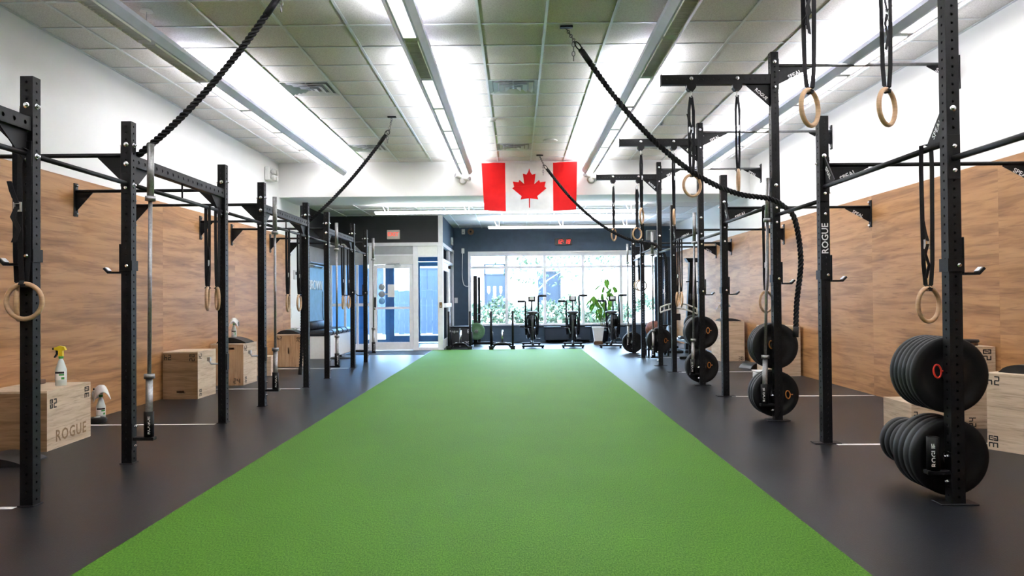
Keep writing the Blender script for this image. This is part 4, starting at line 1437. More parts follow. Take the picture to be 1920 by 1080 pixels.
plyo_box(c, 14.14, w, .53, .587, 'farthest plywood box on the left with an upright hand slot', ('box_ply_vert', 'box_ply_y', 'box_ply_x'),
         (('front', '24', .14, .88, .065, 180), ('front', '20', .90, .84, .065, 90)), slot=(.50, .50, .028, .11))
# right side
_d = Vector((.5, -.866))
plyo_box(3.684 + .5 * .254 + .866 * .225, 6.04 - .866 * .254 + .5 * .225, .508, .45, .60, 'plywood box at the right edge of the picture under a dark mat', ('box_ply_x', 'box_ply_y', 'box_ply_x'),
         (('front', '24', .10, .90, .07, 180), ('front', '30', .09, .11, .07, 90)), rz=math.atan2(-.866, .5))
c, w = lx(3.78, 4.32)
plyo_box(c, 7.22, w, .55, .74, 'tall plywood box behind the nearest plates on the right', ('box_ply_x', 'box_ply_y', 'box_ply_x'),
         (('front', '20', .86, .90, .075, 90), ('front', '24', .60, .08, .065, 90)))
c, w = lx(3.38, 3.74)
plyo_box(c, 6.85, w, .5, .275, 'low plywood box on the floor behind the nearest plates on the right', ('box_ply_x', 'box_ply_y', 'box_ply_x'), (('front', '2', .10, .66, .06, 0),))
c, w = lx(3.80, 4.29)
plyo_box(c, 11.88, w, .54, .755, 'tall plywood box behind the hanging rope end on the right', ('box_ply_x', 'box_ply_y', 'box_ply_x'))
c, w = lx(3.81, 4.26)
plyo_box(c, 14.68, w, .66, .742, 'tall plywood box with a spray bottle, farthest on the right', ('box_ply_x', 'box_ply_y', 'box_ply_x'),
         (('front', '30', .84, .07, .07, 0), ('front', '2', .12, .10, .08, 90)))


# ================================================================== SMALL THINGS ON AND BY THE BOXES
def spray_bottle(x, y, z, label, head='yellow_plastic', hm2='black_steel', sc=1.0, stripes=True, rz=0.0):
    t = thing('spray_bottle', label, 'spray bottle', (0, 0, 0), 'spray bottles')
    MB().lathe([(.001, 0), (.040 * sc, 0), (.044 * sc, .006), (.044 * sc, .135 * sc), (.040 * sc, .150 * sc), (.020 * sc, .215 * sc), (.015 * sc, .222 * sc), (.015 * sc, .235 * sc)], (0, 0, 0), 'z', 20).build('bottle_body', M['bottle'], t)
    MB().lathe([(.0195 * sc, 0), (.0195 * sc, .022 * sc)], (0, 0, .232 * sc), 'z', 16).build('screw_cap', M['green_plastic'], t)
    h = sc
    MB().prism([(-.016 * h, -.013 * h, .254 * h), (.018 * h, -.013 * h, .254 * h), (.016 * h, -.013 * h, .300 * h), (.045 * h, -.013 * h, .305 * h), (.030 * h, -.013 * h, .335 * h), (-.010 * h, -.013 * h, .342 * h), (-.055 * h, -.013 * h, .325 * h), (-.055 * h, -.013 * h, .308 * h), (-.018 * h, -.013 * h, .300 * h)], (0, .026 * h, 0)).build('spray_head', M[head], t)
    MB().prism([(-.020 * h, -.009 * h, .302 * h), (-.042 * h, -.009 * h, .304 * h), (-.040 * h, -.009 * h, .275 * h), (-.060 * h, -.009 * h, .243 * h), (-.050 * h, -.009 * h, .240 * h), (-.028 * h, -.009 * h, .272 * h)], (0, .018 * h, 0)).build('trigger', M[hm2], t)
    MB().cyl((-.055 * h, 0, .316 * h), (-.072 * h, 0, .316 * h), .010 * h, 10).build('nozzle', M[hm2], t)
    if stripes:
        for (z0, z1, m, a0, a1) in ((.05, .125, 'white_plastic', -2.9, -.2), (.105, .122, 'stencil_ink', -2.4, -.5), (.088, .102, 'green_plastic', -1.4, -.5), (.055, .075, 'green_plastic', -1.0, -.45)):
            r = .0448 * sc if m == 'white_plastic' else .0453 * sc
            n = 10
            pts0 = [(r * math.cos(a0 + (a1 - a0) * k / n), r * math.sin(a0 + (a1 - a0) * k / n), z0 * sc) for k in range(n + 1)]
            pts1 = [(p[0], p[1], z1 * sc) for p in pts0]
            MB().add(pts0 + pts1, [(k, k + 1, n + 2 + k, n + 1 + k) for k in range(n)], True).build('printed_label', M[m], t)
    t.location = (x, y, z)
    t.rotation_euler = (0, 0, rz)
    WLOC[t.name] = Vector((x, y, z))
    return t


def towel(x, y, z, label, s=.17, drop=.13, rz=0.0, m='towel', seed=1):
    """small cloth draped over a bottle's head"""
    rnd = random.Random(seed)
    n = 16
    V, F = [], []
    for i in range(n + 1):
        for j in range(n + 1):
            u, v = i / n * 2 - 1, j / n * 2 - 1
            r = math.hypot(u, v)
            a = math.atan2(v, u)
            f = 1 + .25 * math.sin(3 * a + seed) + .12 * math.sin(5 * a + 2 * seed)
            rr = r * s * (.62 - .18 * min(1, r)) * (.8 + .25 * math.cos(2 * a + seed) * min(1, r))
            zz = -drop * (max(0, r - .22) ** 1.25) * f
            V.append((rr * math.cos(a), rr * math.sin(a), zz))
    for i in range(n):
        for j in range(n):
            q = i * (n + 1) + j
            F.append((q, q + n + 1, q + n + 2, q + 1))
    o = MB().add(V, F, True).build('towel', M[m], None, center=False)
    md = o.modifiers.new('thickness', 'SOLIDIFY')
    md.thickness = .004
    o.location = (x, y, z)
    o.rotation_euler = (0, 0, rz)
    return tag(o, label, 'towel', 'small white towels')


def ab_mat(x, y, z, label, w=.36, l=.30, h=.075, rz=0.0):
    """curved foam support: arc profile, flat underneath"""
    t = thing('curved_mat', label, 'exercise mat', (0, 0, 0), 'curved foam mats')
    n = 14
    top = [(-w / 2 + w * k / n, h * math.sin(PI * (k / n) ** .8) ** .8 + .008) for k in range(n + 1)]
    poly = [(-w / 2, 0)] + top + [(w / 2, 0)]
    MB().prism([(px, -l / 2, pz) for px, pz in poly], (0, l, 0)).build('foam_body', M['vinyl'], t)
    MB().box(-w / 2 - .004, w / 2 + .004, -l / 2 - .004, l / 2 + .004, 0, .006).build('base_sheet', M['rubber_worn'], t)
    t.location = (x, y, z)
    t.rotation_euler = (0, 0, rz)
    WLOC[t.name] = Vector((x, y, z))
    return t


spray_bottle(-3.93, 6.60, .49, 'white spray bottle with a yellow head on the nearest left box')
spray_bottle(-4.27, 7.86, 0, 'spray bottle on the floor behind the nearest left box under a towel', 'white_plastic', 'black_steel', 1.0, True, .4)
towel(-4.26, 7.85, .356, 'white towel draped over the bottle on the floor at left', .24, .12, .3, seed=2)
wd = thing('wood_disc_weight', 'dark ribbed disc weight lying on the floor beside the floor bottle', 'weight', (-4.24, 7.62, 0))
MB().lathe([(.001, 0), (.08, 0), (.09, .01), (.085, .018), (.092, .026), (.085, .036), (.09, .044), (.06, .055), (.001, .055)], (-4.20, 7.66, 0), 'z', 24).build('disc', M['rubber'], wd)
MB().lathe([(.001, 0), (.03, 0), (.028, .004), (.001, .004)], (-4.20, 7.66, .055), 'z', 16).build('hub', M['zinc'], wd)
ab_mat(-3.86, 5.78, 0, 'dark curved mat on the floor at the left edge', .42, .34, .06, .1)
bl = thing('brown_block', 'small brown wooden block on top of the nearest left box', 'block', (-4.25, 6.75, .49))
MB().bbox(-4.31, -4.17, 6.70, 6.78, .49, .53, .005).build('block', M['brown_plastic'], bl)
MB().bbox(-4.33, -4.31, 6.71, 6.77, .50, .52, .004).build('knob', M['black_steel'], bl)

ab_mat(-4.10, 11.17, .595, 'dark curved mat on the third left plywood box', .42, .34, .075)
spray_bottle(-4.12, 11.17, .672, 'white spray bottle standing on the curved mat on the third left box', 'white_plastic', 'off_white', .8, True)
towel(-4.12, 11.165, .958, 'white towel draped over the bottle on the third left box', .21, .10, .5, seed=4)
ab_mat(-4.16, 14.14, .587, 'dark curved mat on the farthest left plywood box', .42, .34, .07)
bk = thing('metal_bracket', 'small zinc bracket lying on the curved mat on the farthest left box', 'bracket', (-4.15, 14.1, .665))
MB().bbox(-4.24, -4.02, 14.05, 14.12, .662, .674, .003).build('lower_plate', M['zinc'], bk)
MB().bbox(-4.14, -3.99, 14.05, 14.12, .690, .700, .003).build('upper_plate', M['zinc'], bk)
MB().cyl((-4.10, 14.085, .67), (-4.10, 14.085, .695), .012, 10).cyl((-4.03, 14.085, .67), (-4.03, 14.085, .695), .012, 10).build('spacer', M['zinc'], bk)
pp = MB().add([(XL + .001, 14.98, .86), (XL + .001, 15.55, .95), (XL + .001, 15.52, 1.14), (XL + .001, 14.96, 1.04)], [(0, 1, 2, 3)])
pp.prism([(XL + .001, 14.98, .86), (XL + .001, 15.55, .95), (XL + .001, 15.52, 1.14), (XL + .001, 14.96, 1.04)], (.006, 0, 0))
tag(pp.build('paper_sheet', M['white_plastic']), 'tilted white paper sheet on the white wall end at left', 'paper')

dd_ = thing('disc_pair', 'two dark brown discs piled on the tall right plywood box', 'weights', (4.16, 7.1, .74))
MB().lathe([(.001, 0), (.10, 0), (.105, .008), (.10, .028), (.001, .028)], (4.17, 7.15, .74), 'z', 24).build('disc', M['brown_plastic'], dd_)
MB().lathe([(.001, 0), (.10, 0), (.105, .008), (.10, .026), (.001, .026)], (4.175, 7.14, .769), 'z', 24).build('disc', M['rubber_worn'], dd_)
towel(3.97, 7.16, .80, 'white towel crumpled on the tall right box behind the plates', .22, .055, .2, seed=6)
ab_mat(4.03, 5.95, .60, 'dark curved mat on the box at the right edge of the picture', .40, .34, .06, -1.05)
ab_mat(4.05, 14.68, .742, 'dark curved mat on the farthest right plywood box', .40, .34, .05)
spray_bottle(3.93, 14.62, .79, 'white spray bottle on the farthest right plywood box', 'white_plastic', 'off_white', .95)
towel(3.94, 14.615, 1.125, 'white towel draped over the bottle on the farthest right box', .22, .11, .8, seed=8)
ab_mat(4.02, 12.98, .0, 'curved mat lying on the floor by the right wall', .42, .30, .09, .4)
st = thing('step_box', 'small white plastic tub on the floor behind the second right plates', 'tub', (3.64, 11.3, 0))
MB().bbox(3.50, 3.78, 11.2, 11.42, 0, .10, .02).build('tub_body', M['white_plastic'], st)
MB().bbox(3.49, 3.79, 11.19, 11.43, .10, .12, .008).build('tub_lid', M['off_white'], st)

# flat round base by the bench, and the entrance mats
fb = thing('round_base', 'flat black round base on the floor before the white bench', 'weight', (-3.62, 15.75, 0))
MB().lathe([(.001, 0), (.20, 0), (.21, .012), (.19, .03), (.06, .04), (.001, .04)], (-3.62, 15.75, 0), 'z', 28).build('disc', M['rubber_worn'], fb)
MB().lathe([(.04, 0), (.03, .04), (.001, .04)], (-3.62, 15.75, .04), 'z', 14).build('hub', M['black_steel'], fb)
em = thing('entrance_mat', 'dark entrance mat lying before the glass door', 'mat', (-2.8, 17.3, 0))
MB().bbox(-3.72, -2.02, 16.72, 17.96, 0, .010, .004).build('pile', M['mat_dark'], em)
MB().frame_plate([(-3.76, 16.68, 0), (-1.99, 16.68, 0), (-1.99, 17.98, 0), (-3.76, 17.98, 0)], [(-3.72, 16.72, 0), (-2.02, 16.72, 0), (-2.02, 17.96, 0), (-3.72, 17.96, 0)], (0, 0, .006)).build('edging', M['rubber'], em)

# ================================================================== WHITE BENCH
be = thing('storage_bench', 'white storage bench with a thick black cushion under the wall tinted daylight blue', 'bench', (-4.1, 16.7, 0))
MB().bbox(XL + .02, -3.87, 15.66, 17.86, 0, .46, .006).build('bench_body', M['white_plastic'], be)
for k in range(5):
    y0 = 15.64 + .444 * k
    MB().bbox(XL + .02, -3.84, y0, y0 + .440, .462, .585, .045).build('cushion_pad', M['vinyl'], be)
tb = thing('bolster', 'black rolled bolster lying on the white bench', 'cushion', (-4.2, 16.7, .585))
MB().lathe([(.001, 0), (.07, 0), (.09, .03), (.09, 1.57), (.07, 1.6), (.001, 1.6)], (-4.26, 15.72, .675), 'y', 18).build('roll', M['vinyl'], tb)
MB().lathe([(.092, .40), (.092, .43)], (-4.26, 15.72, .675), 'y', 18, caps=False).lathe([(.092, 1.1), (.092, 1.13)], (-4.26, 15.72, .675), 'y', 18, caps=False).build('piping', M['nylon'], tb)
ck = thing('coat_rail', 'small metal shelf rail high on the wall above the bench', 'rail', (XL + .05, 16.6, 1.98))
MB().cyl((XL + .09, 15.9, 1.95), (XL + .09, 17.3, 1.95), .012, 8).build('rail', M['zinc'], ck)
MB().bbox(XL + .012, XL + .14, 15.9, 17.3, 2.0, 2.012, .002).build('shelf', M['zinc'], ck)
for y in (15.95, 16.6, 17.25):
    MB().prism([(XL + .012, y, 1.90), (XL + .012, y, 2.0), (XL + .12, y, 2.0)], (0, .01, 0)).build('bracket', M['zinc'], ck)
cd = MB().tube(catmull([(XL + .02, 17.35, 1.40), (XL + .02, 17.36, 1.1), (XL + .025, 17.34, .85), (XL + .06, 17.25, .72), (XL + .08, 17.1, .66)], 6), .006, 6).build('cable', M['nylon'])
tag(cd, 'thin black cable hanging down the wall tinted daylight blue to the bench', 'cable')
sw = thing('wall_panel_switch', 'small grey control panel on the white wall end at left', 'switch', (XL, 15.2, 1.72))
MB().bbox(XL, XL + .03, 15.12, 15.38, 1.62, 1.80, .004).build('case', M['off_white'], sw)
MB().bbox(XL + .03, XL + .034, 15.17, 15.33, 1.71, 1.77, .001).build('display', M['black_steel'], sw)

# ================================================================== FLAG
FX, FZT, FYY = .264, 3.70, 14.06
fl = thing('canada_flag', 'red and white maple leaf flag hung on the white bulkhead', 'flag', (FX, FYY, 3.27))


def fwave(x, z):
    """cloth relief and outline of the hung flag; x -0.88..0.88, z 0 top .. -0.87"""
    t = -z / .87
    edge = .045 * t * (1 if x < 0 else -.6) * (abs(x) / .88) ** 3
    sagz = -.012 * math.cos(x * 3.2) * (1 - t) - .03 * t * math.cos(x * 1.75)
    yy = .010 * math.sin(9 * x + 2 * t) * (.3 + t) + .012 * math.sin(5 * x - 3 * t + .8)
    return (FX + x + edge, FYY + yy, FZT + z + sagz)


def flag_piece(name, x0, x1, m):
    n, k = max(4, int((x1 - x0) / .04)), 22
    V = [fwave(x0 + (x1 - x0) * i / n, -.87 * j / k) for j in range(k + 1) for i in range(n + 1)]
    F = [(j * (n + 1) + i, j * (n + 1) + i + 1, (j + 1) * (n + 1) + i + 1, (j + 1) * (n + 1) + i) for j in range(k) for i in range(n)]
    return MB().add(V, F, True).build(name, M[m], fl)


flag_piece('red_band', -.88, -.445, 'flag_red')
flag_piece('white_field', -.445, .435, 'flag_white')
flag_piece('red_band', .435, .88, 'flag_red')
half = [(0, 185), (15, 235), (40, 272), (88, 258), (70, 400), (135, 345), (150, 378), (228, 370), (210, 440), (237, 462), (108, 565), (122, 610), (8, 592), (7, 720)]
poly = [(x, y) for x, y in half] + [(-x, y) for x, y in reversed(half[1:])]
pts = []
for x, y in poly:
    q = fwave(x / 752 - .004, -(y - 118) / 752)
    pts.append((q[0], q[1] - .007, q[2]))
from mathutils.geometry import tessellate_polygon
tri = tessellate_polygon([[Vector((p[0], p[2], 0)) for p in pts]])
bl_ = MB().add(pts, [tuple(t) for t in tri])
bl_.build('maple_leaf', M['flag_red'], fl)
MB().tube([(FX - .89, FYY, FZT + .004), (FX, FYY, FZT - .006), (FX + .885, FYY, FZT + .006)], .006, 6).build('top_cord', M['white_plastic'], fl)

# ================================================================== WALL DEVICES
def twin_lamp(x, y, z, axis, label):
    t = thing('emergency_light', label, 'emergency light', (x, y, z), 'twin-head emergency lights')
    if axis == 'x':     # on the left wall, facing +x
        MB().bbox(x, x + .09, y - .15, y + .15, z - .12, z + .12, .012).build('case', M['white_plastic'], t)
        for s in (-1, 1):
            for zz in (.04, -.07):
                MB().lathe([(.02, 0), (.045, .03), (.05, .075), (.044, .08)], (x + .09, y + s * .075, z + zz), 'x', 16).build('lamp_head', M['off_white'], t)
    else:               # facing the camera
        MB().lathe([(.075, 0), (.075, -.02), (.05, -.045)], (x, y, z - .02), 'y', 20).build('base', M['off_white'], t)
        for s in (-1, 1):
            c0 = Vector((x + s * .03, y - .04, z + .02 - s * .012))
            d = Vector((s * .75, -.55, .10 - s * .16)).normalized()
            MB().tube([c0, c0 + d * .05, c0 + d * .10, c0 + d * .13], [.022, .036, .046, .046], 16).build('lamp_head', M['white_plastic'], t)
            MB().tube([c0 + d * .128, c0 + d * .133], .036, 16).build('reflector', M['grey_panel'], t)
    return t


twin_lamp(XL, 13.55, 3.44, 'x', 'white emergency light box high on the left wall')
twin_lamp(-.97, YH, 3.42, 'y', 'twin-head emergency light left of the flag')
twin_lamp(1.41, YH, 3.42, 'y', 'twin-head emergency light right of the flag')

ex = thing('exit_sign', 'lit red EXIT sign on the dark wall above the door', 'exit sign', (-2.87, YV, 2.73))
MB().bbox(-3.02, -2.72, YV - .06, YV, 2.62, 2.84, .01).build('case', M['sign_case'], ex)
MB().box(-2.985, -2.755, YV - .063, YV - .06, 2.655, 2.805).build('face', M['sign_case'], ex)
setin('lettering', text_mesh('EXIT', .125, M['exit_red'], .001, .003), ex, (-2.87, YV - .065, 2.73), (1, 0, 0), (0, 0, 1))

ckk = thing('digital_clock', 'red digital wall clock reading 12:18 above the window', 'clock', (1.32, YF, 2.77))
MB().bbox(1.08, 1.56, YF - .05, YF, 2.665, 2.86, .01).build('case', M['clock_case'], ckk)
MB().box(1.10, 1.54, YF - .053, YF - .05, 2.685, 2.84).build('screen', M['clock_case'], ckk)
setin('digits', digits_mesh('12:18', .115, M['led_red'], False, 0, .12), ckk, (1.315, YF - .056, 2.76), (1, 0, 0), (0, 0, 1))

t = thing('wall_sensor', 'small white sensor box near the ceiling left of the window', 'sensor', (-1.44, YF, 3.06))
MB().bbox(-1.49, -1.40, YF - .04, YF, 2.99, 3.13, .006).build('case', M['off_white'], t)
MB().bbox(-1.465, -1.425, YF - .045, YF - .04, 3.02, 3.06, .002).build('lens', M['grey_panel'], t)
t = thing('alarm_horn', 'round brown alarm horn high on the wall left of the window', 'alarm', (-1.24, YF, 3.06))
MB().lathe([(.09, 0), (.09, -.03), (.075, -.05), (.03, -.055)], (-1.24, YF, 3.06), 'y', 22).build('bell', M['brown_plastic'], t)
MB().lathe([(.03, 0), (.028, -.012)], (-1.24, YF - .055, 3.06), 'y', 12).build('centre_cap', M['black_steel'], t)
t = thing('blind_pull', 'white pull box with a looped cord beside the window', 'blind cord', (-1.46, YF, 2.54))
MB().bbox(-1.50, -1.42, YF - .05, YF, 2.46, 2.60, .008).build('case', M['white_plastic'], t)
MB().tube(catmull([(-1.47, YF - .03, 2.46), (-1.48, YF - .03, 2.1), (-1.48, YF - .03, 1.8), (-1.44, YF - .03, 1.60), (-1.36, YF - .03, 1.55), (-1.30, YF - .03, 1.555)], 8), .009, 8).build('cord', M['white_plastic'], t)
t = thing('light_switch', 'white light switch plate on the dark pier by the entrance', 'switch', (-1.68, YF, 1.17))
MB().bbox(-1.705, -1.615, YF - .012, YF, 1.09, 1.24, .003).build('plate', M['white_plastic'], t)
MB().bbox(-1.675, -1.645, YF - .02, YF - .012, 1.14, 1.19, .002).build('rocker', M['white_plastic'], t)
t = thing('door_sensor', 'small white box high on the side of the entrance vestibule', 'sensor', (XV, 20.2, 2.72))
MB().bbox(XV, XV + .05, 20.3, 20.5, 2.64, 2.84, .006).build('case', M['white_plastic'], t)
MB().bbox(XV + .05, XV + .054, 20.34, 20.46, 2.68, 2.72, .002).build('lens', M['grey_panel'], t)
t = thing('door_chime', 'small brown box on the corner post of the entrance', 'chime', (-1.77, YV, 1.07))
MB().bbox(-1.80, -1.735, YV - .045, YV - .01, 1.00, 1.13, .008).build('case', M['brown_plastic'], t)
MB().lathe([(.014, 0), (.012, -.006)], (-1.767, YV - .045, 1.04), 'y', 12).build('button', M['sign_case'], t)
t = thing('wall_speaker', 'pale square wall speaker high beside the right rig', 'speaker', (3.75, YF, 2.9))
MB().bbox(3.60, 3.86, YF - .14, YF, 2.78, 3.06, .012).build('case', M['off_white'], t)
MB().bbox(3.62, 3.84, YF - .146, YF - .14, 2.80, 3.04, .003).build('grille', M['grey_panel'], t)
cb = MB().tube(catmull([(3.76, YF - .03, 2.78), (3.72, YF - .03, 2.6), (3.9, YF - .02, 2.45), (4.1, YF - .02, 2.3)], 6), .008, 6).build('cable', M['grey_panel'])
tag(cb, 'thin cable hanging from the pale wall speaker', 'cable')

# ================================================================== AIR BIKES
def air_bike(x, y, rz, label):
    t = thing('air_bike', label, 'exercise bike', (0, 0, 0), 'air bikes before the window')
    for yy, w in ((-.52, .27), (.55, .24)):
        f = MB().bbox(-w, w, yy - .03, yy + .03, .035, .075, .008).build('foot_bar', M['black_steel'], t)
        for s in (-1, 1): MB().lathe([(.028, 0), (.024, .036)], (s * (w - .04), yy, 0), 'z', 12).build('foot_pad', M['rubber'], f)
    MB().tube([(0, -.52, .07), (0, -.20, .14), (0, .30, .14), (0, .55, .07)], .032, 10).build('main_beam', M['black_steel'], t)
    MB().tube([(0, -.14, .14), (0, -.24, .62), (0, -.27, .80)], [.030, .026, .022], 10).build('seat_post', M['grey_steel'], t)
    # saddle
    rings = []
    for k, (yy, w, zz) in enumerate(((-.40, .02, .84), (-.385, .115, .85), (-.33, .150, .862), (-.26, .125, .865), (-.18, .06, .862), (-.12, .035, .855), (-.10, .01, .845))):
        rings.append([(w * math.cos(a), yy, zz + (.032 if math.sin(a) > 0 else .045) * math.sin(a)) for a in [2 * PI * j / 14 for j in range(14)]])
    MB().rings(rings, True, True, True).build('saddle', M['vinyl'], t)
    # fan wheel in a wire cage
    c = (0, .34, .50)
    R = .325
    b = MB()
    for sx in (-.115, -.04, .04, .115): b.torus((sx, c[1], c[2]), R if abs(sx) < .1 else R * .93, .006, (0, 1, 0), (0, 0, 1), 40, 6)
    for k in range(20):
        a = 2 * PI * k / 20
        p = (math.cos(a), math.sin(a))
        b.tube([(-.12, c[1] + p[0] * .08, c[2] + p[1] * .08), (-.115, c[1] + p[0] * R * .93, c[2] + p[1] * R * .93), (-.04, c[1] + p[0] * R, c[2] + p[1] * R), (.04, c[1] + p[0] * R, c[2] + p[1] * R), (.115, c[1] + p[0] * R * .93, c[2] + p[1] * R * .93), (.12, c[1] + p[0] * .08, c[2] + p[1] * .08)], .003, 5)
    b.build('fan_cage', M['black_steel'], t)
    fan = MB().cyl((-.13, c[1], c[2]), (.13, c[1], c[2]), .05, 16).build('fan_hub', M['black_steel'], t)
    for k in range(8):
        a = 2 * PI * k / 8
        u, v = Vector((0, math.cos(a), math.sin(a))), Vector((0, -math.sin(a), math.cos(a)))
        q = Vector(c)
        MB().prism([q + u * .05 - v * .01 + Vector((-.09, 0, 0)), q + u * .29 - v * .02 + Vector((-.09, 0, 0)), q + u * .29 + v * .03 + Vector((.09, 0, 0)), q + u * .05 + v * .01 + Vector((.09, 0, 0))], v * .004).build('fan_blade', M['rubber_worn'], fan)
    MB().lathe([(.001, 0), (.15, 0), (.155, .01), (.15, .03), (.001, .03)], (.045, -.02, .33), 'x', 24).build('chain_cover', M['black_steel'], t)
    MB().tube([(0, .0, .33), (0, .05, .15)], .03, 10).build('bottom_bracket', M['black_steel'], t)
    MB().tube([(0, -.02, .33), (0, -.02, .60), (0, -.06, .62)], .012, 8).build('frame_stay', M['chrome'], t)
    for s, dz in ((1, -.13), (-1, .13)):
        cr = MB().tube([(s * .06, -.02, .33), (s * .10, -.05, .33 + dz)], .012, 8).build('crank', M['zinc'], t)
        MB().bbox(s * .15 - .05, s * .15 + .05, -.10, .0, .32 + dz, .345 + dz, .006).build('pedal', M['black_steel'], cr)
    # moving handles
    for s, zt in ((-1, 1.13), (1, 1.265)):
        h = MB().tube([(s * .145, .16, .30), (s * .16, .10, .55), (s * .16, -.04, zt - .03), (s * .165, -.05, zt), (s * .20, -.055, zt)], .021, 10).build('handle_arm', M['black_steel'], t)
        MB().tube([(s * .19, -.055, zt), (s * .36, -.06, zt)], .026, 12).build('grip', M['rubber'], h)
        MB().cyl((s * .15, .16, .50), (s * .30, .16, .50), .018, 10).build('foot_peg', M['black_steel'], t)
    # U frame behind the saddle, console mast
    MB().tube(catmull([(-.12, .02, .34), (-.13, -.02, .62), (-.10, -.04, .77), (0, -.05, .80), (.10, -.04, .77), (.13, -.02, .62), (.12, .02, .34)], 5), .016, 8).build('shroud_hoop', M['black_steel'], t)
    MB().tube([(0, .20, .80), (0, .06, 1.14)], .022, 10).build('console_mast', M['grey_steel'], t)
    cs = MB().bbox(-.085, .085, .03, .07, 1.12, 1.25, .008).build('console', M['black_steel'], t)
    MB().box(-.055, .055, .026, .03, 1.165, 1.235).build('screen', M['off_white'], cs)
    t.location = (x, y, 0)
    t.rotation_euler = (0, 0, rz)


air_bike(.39, 19.02, .02, 'black air bike left of the three before the window')
air_bike(1.40, 19.0, -.07, 'black air bike in the middle of the three before the window')
air_bike(2.38, 18.95, -.22, 'black air bike beside the potted plant, right of the three')


# ================================================================== SLEDS
def sled(x0, x1, y, label, h=.91):
    t = thing('push_sled', label, 'push sled', ((x0 + x1) / 2, y, 0), 'black push sleds at the end of the turf')
    for xx in (x0, x1):
        sk = MB().prism([(xx - .05, y - .10, .0125), (xx - .05, y + .72, .0125), (xx - .05, y + .82, .05), (xx - .05, y + .82, .075), (xx - .05, y - .10, .06)], (.10, 0, 0)).build('skid', M['black_steel'], t)
        MB().tube([(xx, y, .06), (xx, y, h)], .027, 12).build('push_post', M['black_steel'], t)
        MB().bbox(xx - .06, xx + .06, y - .07, y + .07, .06, .09, .006).build('post_foot', M['black_steel'], sk)
        MB().tube([(xx, y + .66, .06), (xx, y + .66, .40)], .024, 12).build('front_post', M['black_steel'], t)
    xm = (x0 + x1) / 2
    MB().tube(catmull([(x0 + .04, y, .05), (x0 + .12, y, .13), (xm, y, .15), (x1 - .12, y, .13), (x1 - .04, y, .05)], 6), .024, 10).build('rear_arch', M['black_steel'], t)
    MB().bbox(x0 + .05, x1 - .05, y + .28, y + .40, .10, .14, .006).build('cross_member', M['black_steel'], t)
    MB().tube([(xm, y + .34, .12), (xm, y + .34, .45)], .025, 14).build('plate_horn', M['chrome'], t)
    MB().bbox(x0 + .02, x1 - .02, y + .62, y + .70, .06, .10, .006).build('front_member', M['black_steel'], t)
    for xx in (xm - .10, xm + .06): MB().bbox(xx, xx + .045, y - .005, y + .02, .15, .175, .004).build('label_tab', M['off_white'], t)


sled(-1.60, -1.095, 18.14, 'black push sled in front of the soft black box')
sled(-.595, -.085, 18.10, 'black push sled left of the air bikes')

sb = thing('soft_box', 'soft black foam box marked 20 behind the left sled', 'plyo box', (-1.40, 19.3, 0))
MB().bbox(-1.66, -1.14, 19.05, 19.6, 0, .49, .02).build('foam_body', M['box_fibre'], sb)
MB().bbox(-1.67, -1.13, 19.04, 19.61, .49, .52, .01).build('lid', M['rubber_worn'], sb)
MB().box(-1.42, -1.38, 19.045, 19.05, .02, .48).build('seam_strip', M['grey_panel'], sb)
setin('stencil_number', digits_mesh('20', .10, M['white_text'], False), sb, (-1.22, 19.044, .10), (1, 0, 0), (0, 0, 1))
setin('stencil_number', digits_mesh('8', .09, M['white_text'], False), sb, (-1.19, 19.044, .40), (1, 0, 0), (0, 0, 1))
setin('lettering', text_mesh('Rogue', .085, M['white_text'], .0005), sb, (-1.55, 19.044, .40), (1, 0, 0), (0, 0, 1))

# ================================================================== SQUAT STAND WITH GREEN PLATE
sq = thing('squat_stand', 'black squat stand standing before the left end of the window', 'squat rack', (-1.03, 20.2, 0))
MB().bbox(-1.13, -1.03, 20.25, 20.33, .03, 1.815, .004).build('upright', M['black_steel'], sq)
MB().bbox(-1.02, -.95, 20.40, 20.47, .03, 1.78, .004).build('upright', M['black_steel'], sq)
MB().bbox(-1.30, -.55, 20.26, 20.33, 0, .06, .006).build('base_beam', M['black_steel'], sq)
MB().bbox(-1.30, -.55, 20.42, 20.49, 0, .06, .006).build('base_beam', M['black_steel'], sq)
MB().bbox(-1.09, -.98, 20.33, 20.42, .55, .61, .004).build('spacer', M['black_steel'], sq)
MB().tube([(-1.13, 20.28, 1.66), (-1.19, 20.28, 1.66)], .012, 8).build('pin', M['zinc'], sq)
MB().tube([(-1.03, 20.28, .80), (-.90, 20.28, .80), (-.89, 20.28, .83)], .010, 8).build('safety_arm', M['zinc'], sq)
MB().cyl((-1.05, 20.25, .352), (-1.05, 20.02, .352), .0235, 14).build('plate_peg', M['chrome'], sq)
gp = plate(-1.05, 20.10, .352, .225, .06, 'green bumper plate hung on the squat stand before the window', 'coloured plate', 'plate_green')
del gp['group']

